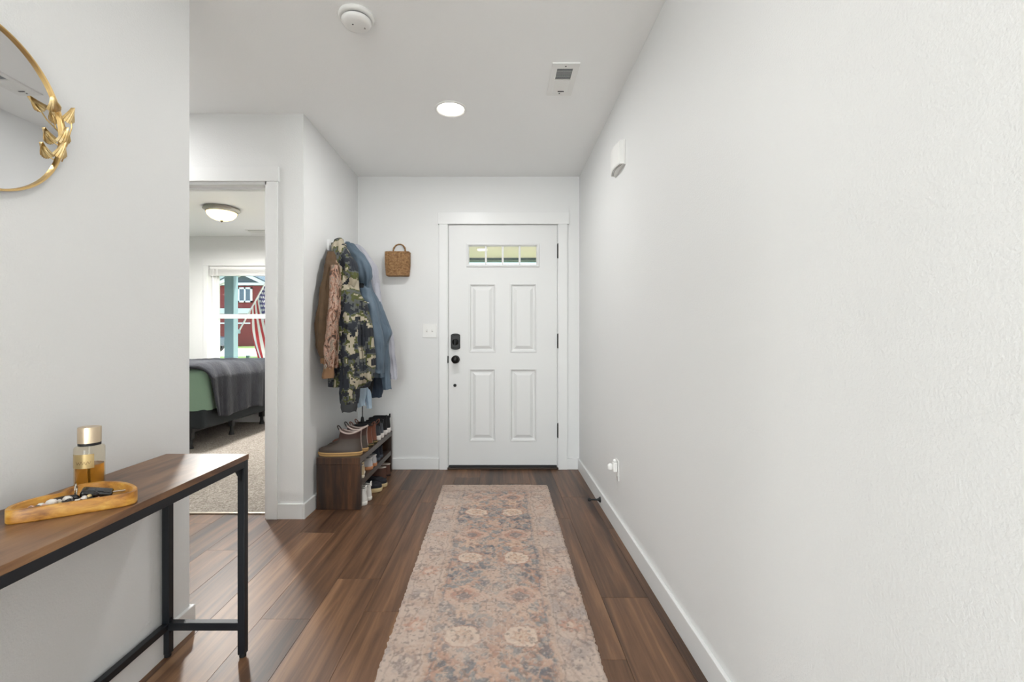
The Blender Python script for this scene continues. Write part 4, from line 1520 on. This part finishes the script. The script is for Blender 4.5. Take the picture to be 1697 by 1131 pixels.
garment('sleeve', [(500, 592, 606, 3.05, .03), (545, 598, 617, 3.03, .045), (590, 600, 621, 3.02, .045), (622, 600, 620, 3.03, .04), (632, 603, 616, 3.03, .03)], M['digi'], c3, 5, .10, 27, nrow=30, nseg=44)
# slate blue jacket
c4 = coat('slate_blue_jacket', 'slate blue hooded jacket beside the pixel-camouflage one', 3.30, 1.70)
garment('body', [(404, 572, 586, 3.32, .03), (425, 574, 603, 3.31, .05), (450, 578, 613, 3.30, .065), (475, 582, 615, 3.29, .075), (500, 590, 627, 3.28, .08), (530, 598, 638, 3.27, .085), (552, 604, 646, 3.27, .085), (585, 608, 640, 3.27, .08), (625, 612, 640, 3.28, .07)], M['slateblue'], c4, 6, .12, 31)
garment('hood', [(401, 573, 579, 3.30, .010), (409, 571, 588, 3.27, .03), (424, 574, 604, 3.24, .05), (440, 579, 613, 3.22, .055), (456, 588, 615.5, 3.22, .05), (476, 596, 612, 3.24, .022)], M['slateblue'], c4, 5, .15, 32, nrow=28)
garment('sleeve', [(478, 590, 614, 3.20, .03), (505, 597, 624, 3.17, .042), (540, 605, 632, 3.15, .046), (580, 612, 636, 3.15, .045), (618, 616, 635.5, 3.16, .04)], M['slateblue'], c4, 5, .10, 34, nrow=36, nseg=52)
garment('sleeve', [(500, 618, 630, 3.30, .03), (525, 626, 640, 3.29, .04), (549, 633, 648.5, 3.28, .042), (570, 632, 645, 3.28, .04), (620, 632, 646, 3.28, .038), (645, 634, 648, 3.28, .035)], M['slateblue'], c4, 5, .12, 36, nrow=36, nseg=48)
bx_ = MB().box(-.007, .007, -.002, .0, -.003, .003).build('logo_print', M['plastic'], c4, loc=(PX(610, 3.118) - c4.location[0], 3.118 - c4.location[1], PZ(502, 3.118) - c4.location[2]), rot=(0, .35, 0))
# navy and black garments hanging lower behind
c5 = coat('navy_jacket', 'dark navy garment showing below the slate blue jacket hem', 3.36, 1.60, 'clothing')
garment('body', [(470, 596, 614, 3.36, .03), (540, 600, 630, 3.36, .06), (600, 606, 634, 3.36, .06), (640, 613, 634, 3.36, .055), (658, 617, 632, 3.36, .04)], M['navy'], c5, 6, .12, 41)
c6 = coat('black_garment', 'black garment hem just right of the pixel-camouflage sleeve', 3.24, 1.60, 'clothing')
garment('body', [(470, 586, 604, 3.24, .03), (560, 594, 618, 3.24, .05), (620, 599, 618, 3.24, .05), (652, 601, 616, 3.24, .04)], M['blackcloth'], c6, 5, .12, 43, nrow=30)
# pale grey jacket, farthest
c7 = coat('pale_grey_jacket', 'pale lavender grey jacket at the far end of the coat rail', 3.48, 1.70)
garment('body', [(406, 583, 596, 3.50, .03), (422, 592, 611, 3.49, .05), (442, 600, 624, 3.48, .06), (466, 606, 628, 3.47, .065), (490, 608, 630, 3.47, .065), (530, 614, 640, 3.46, .065), (560, 622, 650, 3.46, .06), (620, 624, 650, 3.46, .05)], M['lavgrey'], c7, 7, .15, 51)
garment('sleeve', [(470, 616, 629, 3.44, .025), (510, 622, 634, 3.42, .035), (552, 634, 650.5, 3.42, .04), (590, 641, 655, 3.42, .038), (628, 645.5, 659, 3.42, .035)], M['lavgrey'], c7, 5, .12, 53, nrow=34, nseg=48)
# light blue shirt hanging lowest
c8 = coat('light_blue_shirt', 'light blue shirt hem showing lowest below the coats', 3.17, 1.60, 'shirt')
garment('body', [(480, 572, 600, 3.20, .03), (560, 566, 604, 3.18, .035), (640, 562, 606, 3.17, .035), (673, 588, 606, 3.17, .028)], M['lightblue'], c8, 7, .14, 61)
garment('sleeve', [(560, 598, 610, 3.22, .02), (640, 602, 614, 3.22, .025), (676, 607, 616.5, 3.22, .022)], M['lightblue'], c8, 5, .12, 63, nrow=24, nseg=40)
# cord hanging below the coats
lc = thing('hanging_leash', 'thin black cord with a thick clip end hanging below the coats', 'leash', (PX(600.5, 3.30), 3.30, PZ(704, 3.30)))
MB().tube([(-.02, .0, 1.24), (0, 0, .8), (0, 0, .05)], .0035, 8).build('cord', M['rubber'], lc)
MB().lathe([(.003, .060), (.010, .052), (.013, .030), (.014, .006), (.008, 0)], 14).build('clip', M['rubber'], lc, True)

# ------------------------------------------------------------------ shoe bench
M['darkwood'] = wood('dark_stained_wood', [(0.34, (26, 17, 12)), (0.45, (46, 30, 21)), (0.54, (70, 45, 28)), (0.68, (108, 70, 42))], (30, 30, 3.0), .42, False, bump=.12)
M['darkwoodY'] = wood('dark_stained_board', [(0.30, (40, 33, 29)), (0.45, (66, 54, 46)), (0.58, (86, 72, 62)), (0.75, (110, 94, 82))], (26, 2.2, 26), .42, False, bump=.12)
ny0, ny1, nx0, nx1 = 2.885, 3.752, XC + .022, -.880
BTOP = .332
bn = thing('shoe_bench', 'dark stained wooden shoe bench with two open shelves under the coats', 'bench', ((nx0 + nx1) / 2, (ny0 + ny1) / 2, 0))
vx, vy = -(nx0 + nx1) / 2, -(ny0 + ny1) / 2


def nb(name, x0, x1, y0, y1, z0, z1, m, bevel=.003):
    return MB().box(x0 + vx, x1 + vx, y0 + vy, y1 + vy, z0, z1).build(name, m, bn, bevel=bevel)


nb('top_board', nx0, nx1, ny0, ny1, BTOP - .038, BTOP, M['darkwoodY'])
nb('end_cap', nx0, nx1 - .001, ny0 - .003, ny0 + .004, BTOP - .046, BTOP - .001, M['darkwood'])
nb('end_panel', nx0, nx1, ny0, ny0 + .036, .0, BTOP - .038, M['darkwood'])
nb('end_panel', nx0, nx1, ny1 - .036, ny1, .0, BTOP - .038, M['darkwood'])
nb('shelf', nx0, nx1 - .002, ny0 + .036, ny1 - .036, .138, .176, M['darkwoodY'])
SHZ = .176


def outline(xf, xb, w, n=40, heel=.82, sq=.78):
    mid, hl = (xf + xb) / 2, (xf - xb) / 2
    pts = []
    for k in range(n):
        t = 2 * PI * k / n
        c_, s_ = math.cos(t), math.sin(t)
        x = mid + hl * math.copysign(abs(c_) ** sq, c_)
        ww = w * (heel + (1 - heel) * (x - xb) / max(1e-6, xf - xb))
        y = ww * math.copysign(abs(s_) ** .9, s_)
        pts.append((x, y))
    return pts


def shoe(name, label, loc, rz, L, W, prof, mats, soleh=.024, collar=True, loop=False, laces=0, tab=False, group='shoes on the shoe bench', band=True, dip=.0, welt=None, side=1, toecap=None, tilt=0.0):
    """toe along +x; prof rows (z, front, back, halfwidth) as fractions of L / W above the sole"""
    sh = thing(name, label, 'boot' if 'boot' in name else 'shoe', loc, rz, group)
    sh.rotation_euler = (tilt, 0, rz)
    h = L / 2
    so_ = MB()
    rings = []
    for z_, s_ in ((0, .965), (.003, .985), (soleh * .5, 1.0), (soleh - .002, 1.0), (soleh, .985)):
        rings.append([(x * s_, y * s_ + side * .006 * math.sin((x / h + .2) * 1.6), z_ + .006 * max(0, x / h - .55) * (1 - z_ / soleh)) for x, y in outline(h, -h, W / 2)])
    so_.loft(rings).build('sole', mats['sole'], sh, True)
    if welt:
        pts = [(x * 1.004, y * 1.01 + side * .006 * math.sin((x / h + .2) * 1.6), soleh * .62) for x, y in outline(h, -h, W / 2)]
        MB().tube(pts, .0018, 6, True).build('welt', welt, sh, True)
    rings = []
    for i, (z_, f_, b_, w_) in enumerate(prof):
        r = []
        for x, y in outline(h * f_, h * b_, W / 2 * w_):
            zz = z_
            if dip:
                fr_ = max(0, (z_ - prof[0][0]) / (prof[-1][0] - prof[0][0]) - .55) / .45
                mid = h * (f_ + b_) / 2
                hl = h * (f_ - b_) / 2
                q = (x - mid) / max(hl, 1e-6)
                zz = z_ - dip * fr_ * (1 - q * q)
            r.append((x, y + side * .006 * math.sin((x / h + .2) * 1.6), zz))
        rings.append(r)
    top = rings[-1]
    cx_ = sum(p[0] for p in top) / len(top)
    cy_ = sum(p[1] for p in top) / len(top)
    inner = [[(cx_ + (p[0] - cx_) * s_, cy_ + (p[1] - cy_) * s_, p[2] - d_) for p in top] for s_, d_ in ((.90, .001), (.84, .02), (.80, .045))]
    up_ = MB().loft(rings, True, False).build('upper', mats['upper'], sh, True)
    MB().loft([top] + inner, False, True).build('lining', mats.get('lining', M['blackcloth']), sh, True)
    if collar:
        MB().tube(top, (.0058 if loop == 1 else .004) if loop else .003, 7, True).build('collar_trim', mats.get('trim', mats['upper']), sh, True)
    if loop:
        fx = max(p[0] for p in top)
        zt_ = max(p[2] for p in top)
        for q in ((fx - .003, 1),) if loop == 1 else ((fx - .003, 1), (min(p[0] for p in top) + .004, -1)):
            lp_ = []
            for t in np.linspace(0, 2 * PI, 18, endpoint=False):
                a_l, b_l = .0085 * math.cos(t), .021 * math.sin(t)
                lp_.append((q[0] + q[1] * (.010 + a_l * .8 + b_l * .55), 0, zt_ + .006 + b_l * .85 - a_l * .5))
            lo_p = MB().tube(lp_, .0030, 6, True).build('pull_loop', mats.get('loop', mats['upper']), sh, True)
            lo_p.scale = (1, 2.0, 1)
    if laces:
        # lace rows on the instep: interpolate the front of the profile
        zf = [(p[0], p[1] * h, p[3]) for p in prof]
        for k in range(laces):
            t = .42 + .5 * k / max(1, laces - 1)
            z_ = prof[0][0] + (prof[-1][0] - prof[0][0]) * t
            for q in range(len(zf) - 1):
                if zf[q][0] <= z_ <= zf[q + 1][0]:
                    u = (z_ - zf[q][0]) / (zf[q + 1][0] - zf[q][0])
                    xx = lerp(zf[q][1], zf[q + 1][1], u)
                    break
            lw = W * .20
            MB().tube([(xx - .012, -lw, z_ + .001), (xx + .0015, -lw * .4, z_ + .003), (xx + .0015, lw * .4, z_ + .003), (xx - .012, lw, z_ + .001)], .0024, 6).build('lace', mats.get('lace', mats['sole']), sh, True)
    if tab:
        bxk = min(p[0] for p in top)
        MB().box(bxk - .002, bxk + .006, -.012, .012, prof[-1][0] - .012, prof[-1][0] + .020).build('heel_tab', mats.get('trim', mats['upper']), sh, bevel=.003)
    if loop == 1:
        hp_ = [(min(p[0] for p in r) - .0012, sum(p[1] for p in r if p[0] < min(q[0] for q in r) + .004) / max(1, sum(1 for p in r if p[0] < min(q[0] for q in r) + .004)), r[len(r) // 2][2]) for r in rings[1:]]
        MB().tube(hp_, .0018, 6).build('heel_strip', mats['trim'], sh, True)
    if toecap:
        r0 = [[(x, y + side * .006 * math.sin((x / h + .2) * 1.6), z_) for x, y in outline(h * f_, h * .45, W / 2 * w_ * .93)] for z_, f_, w_ in ((soleh, 1.0, .98), (soleh + .015, .985, .95), (soleh + .026, .93, .85))]
        MB().loft(r0).build('toe_cap', toecap, sh, True)
    return sh


def prof_low(s, H, round_=.0):
    return [(s - .002, .97, -.965, .95), (s + .012, .975, -.97, .96), (s + .024, .93, -.965, .93), (s + .034, .78, -.955, .88), (s + (H - s) * .52, .48, -.945, .80), (s + (H - s) * .72, .22, -.935, .72), (s + (H - s) * .88, .06, -.935, .66), (H, .02, -.945, .62)]


def prof_boot(s, H):
    return [(s - .002, .97, -.965, .95), (s + .016, .965, -.965, .95), (s + .027, .86, -.955, .89), (s + .036, .66, -.94, .82), (s + .047, .40, -.93, .75), (s + .057, .22, -.92, .70), (s + .070, .09, -.915, .67), (s + (H - s) * .70, .05, -.91, .68), (s + (H - s) * .87, .01, -.925, .71), (H, .0, -.95, .75)]


lea = lambda n_, c_, c2_, r_=.5: mat(n_, c_, r_, vary=(18, c2_), bump=(90, .2, .002))
_bm = lea('boot_rubber', (84, 72, 64), (102, 88, 78), .5)
_bn = N(_bm)
_tc = _bn.new('ShaderNodeTexCoord')
_sp = _bn.new('ShaderNodeSeparateXYZ')
_bn.l(_tc.outputs['Object'], _sp.inputs[0])
_rr = _bn.ramp(_sp.outputs[2], [(.104, (72, 61, 54)), (.112, (64, 40, 35))])
_bn.l(_rr.outputs[0], _bn.b.inputs['Base Color'])
RUB = dict(upper=_bm, sole=mat('gum_sole', (190, 152, 98), .7), trim=mat('boot_trim', (186, 168, 160), .8), lining=mat('boot_lining', (108, 90, 84), .9), loop=mat('boot_loop', (58, 50, 46), .8))
RED = dict(upper=lea('redbrown_leather', (98, 52, 34), (122, 68, 44), .45), sole=mat('olive_sole', (62, 60, 38), .8), trim=M['rubber'], lace=mat('lace_tan', (196, 176, 150), .8), lining=M['blackcloth'])
GRY = dict(upper=lea('grey_knit', (62, 66, 72), (82, 86, 92), .8), sole=mat('white_foam', (226, 220, 214), .6), trim=M['blackcloth'], lace=M['blackcloth'])
BLK = dict(upper=lea('black_knit', (22, 22, 24), (30, 30, 33), .8), sole=mat('white_foam_b', (230, 224, 220), .6), trim=M['blackcloth'], lace=M['blackcloth'])
shx = -1.022
Z0 = BTOP + .0005
SH = .024
gum = mat('gum_line', (120, 92, 58), .8)
shoe('rubber_ankle_boot', 'nearer brown rubber ankle boot with pale cuff on the bench end', (shx - .006, 2.953, Z0), PI, .284, .104, prof_boot(SH, .166), RUB, SH, loop=1, dip=.022, welt=gum, side=1)
shoe('rubber_ankle_boot', 'brown rubber ankle boot with pale cuff behind its nearer mate', (shx + .004, 3.062, Z0), PI, .284, .104, prof_boot(SH, .170), RUB, SH, loop=1, dip=.022, welt=gum, side=-1)
shoe('leather_boot', 'nearer red-brown leather boot with olive sole on the bench top', (shx, 3.178, Z0), PI, .285, .100, prof_boot(.026, .150), RED, .026, laces=4, welt=mat('welt_tan', (176, 142, 86), .7), side=1, loop=2)
shoe('leather_boot', 'farther red-brown leather boot with olive sole on the bench top', (shx + .004, 3.282, Z0), PI, .285, .100, prof_boot(.026, .150), RED, .026, laces=4, welt=mat('welt_tan2', (176, 142, 86), .7), side=-1, loop=2)
shoe('sneaker', 'nearer dark grey sneaker with white sole on the bench top', (shx + .006, 3.385, Z0), PI, .275, .096, prof_low(.036, .118), GRY, .036, laces=4, tab=True, side=1)
shoe('sneaker', 'farther dark grey sneaker with white sole on the bench top', (shx + .006, 3.482, Z0), PI, .275, .096, prof_low(.036, .118), GRY, .036, laces=4, tab=True, side=-1)
shoe('sneaker', 'black sneaker with white sole, second from the bench far end', (shx + .006, 3.582, Z0), PI, .275, .096, prof_low(.038, .135), BLK, .038, laces=4, tab=True, side=1)
shoe('sneaker', 'black sneaker with white sole at the far end of the bench top', (shx + .010, 3.684, Z0), PI, .275, .096, prof_low(.038, .130), BLK, .038, laces=4, tab=True, side=-1)
# middle shelf
Z1 = SHZ + .0005
CRM = dict(upper=lea('cream_suede', (186, 164, 130), (204, 184, 152), .85), sole=mat('cream_sole', (222, 212, 192), .7), lining=mat('cream_lining', (196, 184, 168), .9), trim=mat('cream_trim', (206, 194, 176), .8))
SND = dict(upper=lea('pale_grey_fabric', (168, 166, 168), (188, 186, 186), .85), sole=mat('orange_tan_sole', (188, 128, 88), .7), lining=mat('grey_lining', (120, 118, 118), .9), trim=mat('grey_trim', (200, 196, 192), .8))
NVY = dict(upper=lea('navy_canvas', (24, 28, 38), (32, 38, 50), .8), sole=mat('slate_sole', (70, 76, 86), .7), lace=mat('lace_grey', (150, 152, 158), .8))
shoe('suede_shoe', 'cream suede shoe at the near end of the middle shelf', (-1.010, 2.972, Z1), PI, .262, .088, prof_low(.02, .082), CRM, .02, side=1)
shoe('suede_shoe', 'cream suede shoe beside the grey slip-ons on the middle shelf', (-1.030, 3.066, Z1), PI, .262, .088, prof_low(.02, .082), CRM, .02, side=-1)
shoe('slip_on_shoe', 'nearer pale grey slip-on with orange-tan sole on the middle shelf', (-1.005, 3.166, Z1), PI, .255, .088, prof_low(.024, .078), SND, .024, side=1)
shoe('slip_on_shoe', 'farther pale grey slip-on with orange-tan sole on the middle shelf', (-1.000, 3.264, Z1), PI, .255, .088, prof_low(.024, .078), SND, .024, side=-1)
shoe('canvas_shoe', 'nearer navy canvas shoe on the middle shelf', (-1.020, 3.40, Z1), PI, .262, .090, prof_low(.024, .088), NVY, .024, laces=3, side=1)
shoe('canvas_shoe', 'farther navy canvas shoe on the middle shelf', (-1.020, 3.50, Z1), PI, .262, .090, prof_low(.024, .088), NVY, .024, laces=3, side=-1)
# on the floor below
Z2 = .0008
WHT = dict(upper=lea('white_canvas', (206, 202, 196), (222, 218, 212), .8), sole=mat('white_rubber', (222, 218, 210), .6), lining=mat('white_lining', (176, 172, 166), .9), trim=mat('white_trim', (226, 222, 216), .7))
SLP = dict(upper=lea('black_canvas', (24, 24, 30), (32, 32, 40), .85), sole=mat('tan_rubber', (204, 182, 138), .7))
BRN = dict(upper=lea('brown_moccasin', (76, 46, 34), (92, 58, 44), .6), sole=mat('brown_sole', (48, 32, 26), .8), trim=mat('fleece_white', (206, 194, 184), .95), lining=mat('fleece_lining', (186, 170, 156), .95))
shoe('canvas_sneaker', 'nearer white canvas sneaker on the floor under the bench', (-.990, 2.968, Z2), PI, .262, .088, prof_low(.026, .105), WHT, .026, tab=True, laces=3, side=1)
shoe('canvas_sneaker', 'farther white canvas sneaker on the floor under the bench', (-.984, 3.066, Z2), PI, .262, .088, prof_low(.026, .105), WHT, .026, tab=True, laces=3, side=-1)
shoe('slip_on', 'nearer black slip-on with a tan rubber sole on the floor', (-.965, 3.23, Z2), .05, .27, .098, prof_low(.030, .085), SLP, .030, side=1)
shoe('slip_on', 'farther black slip-on with a tan rubber sole on the floor', (-.955, 3.35, Z2), -.02, .27, .098, prof_low(.030, .085), SLP, .030, side=-1)
shoe('moccasin', 'nearer brown moccasin with white fleece trim on the floor', (-1.000, 3.52, Z2), PI, .262, .092, prof_low(.014, .092), BRN, .014, side=1)
shoe('moccasin', 'farther brown moccasin with white fleece trim on the floor', (-.990, 3.62, Z2), PI, .262, .092, prof_low(.014, .092), BRN, .014, side=-1)
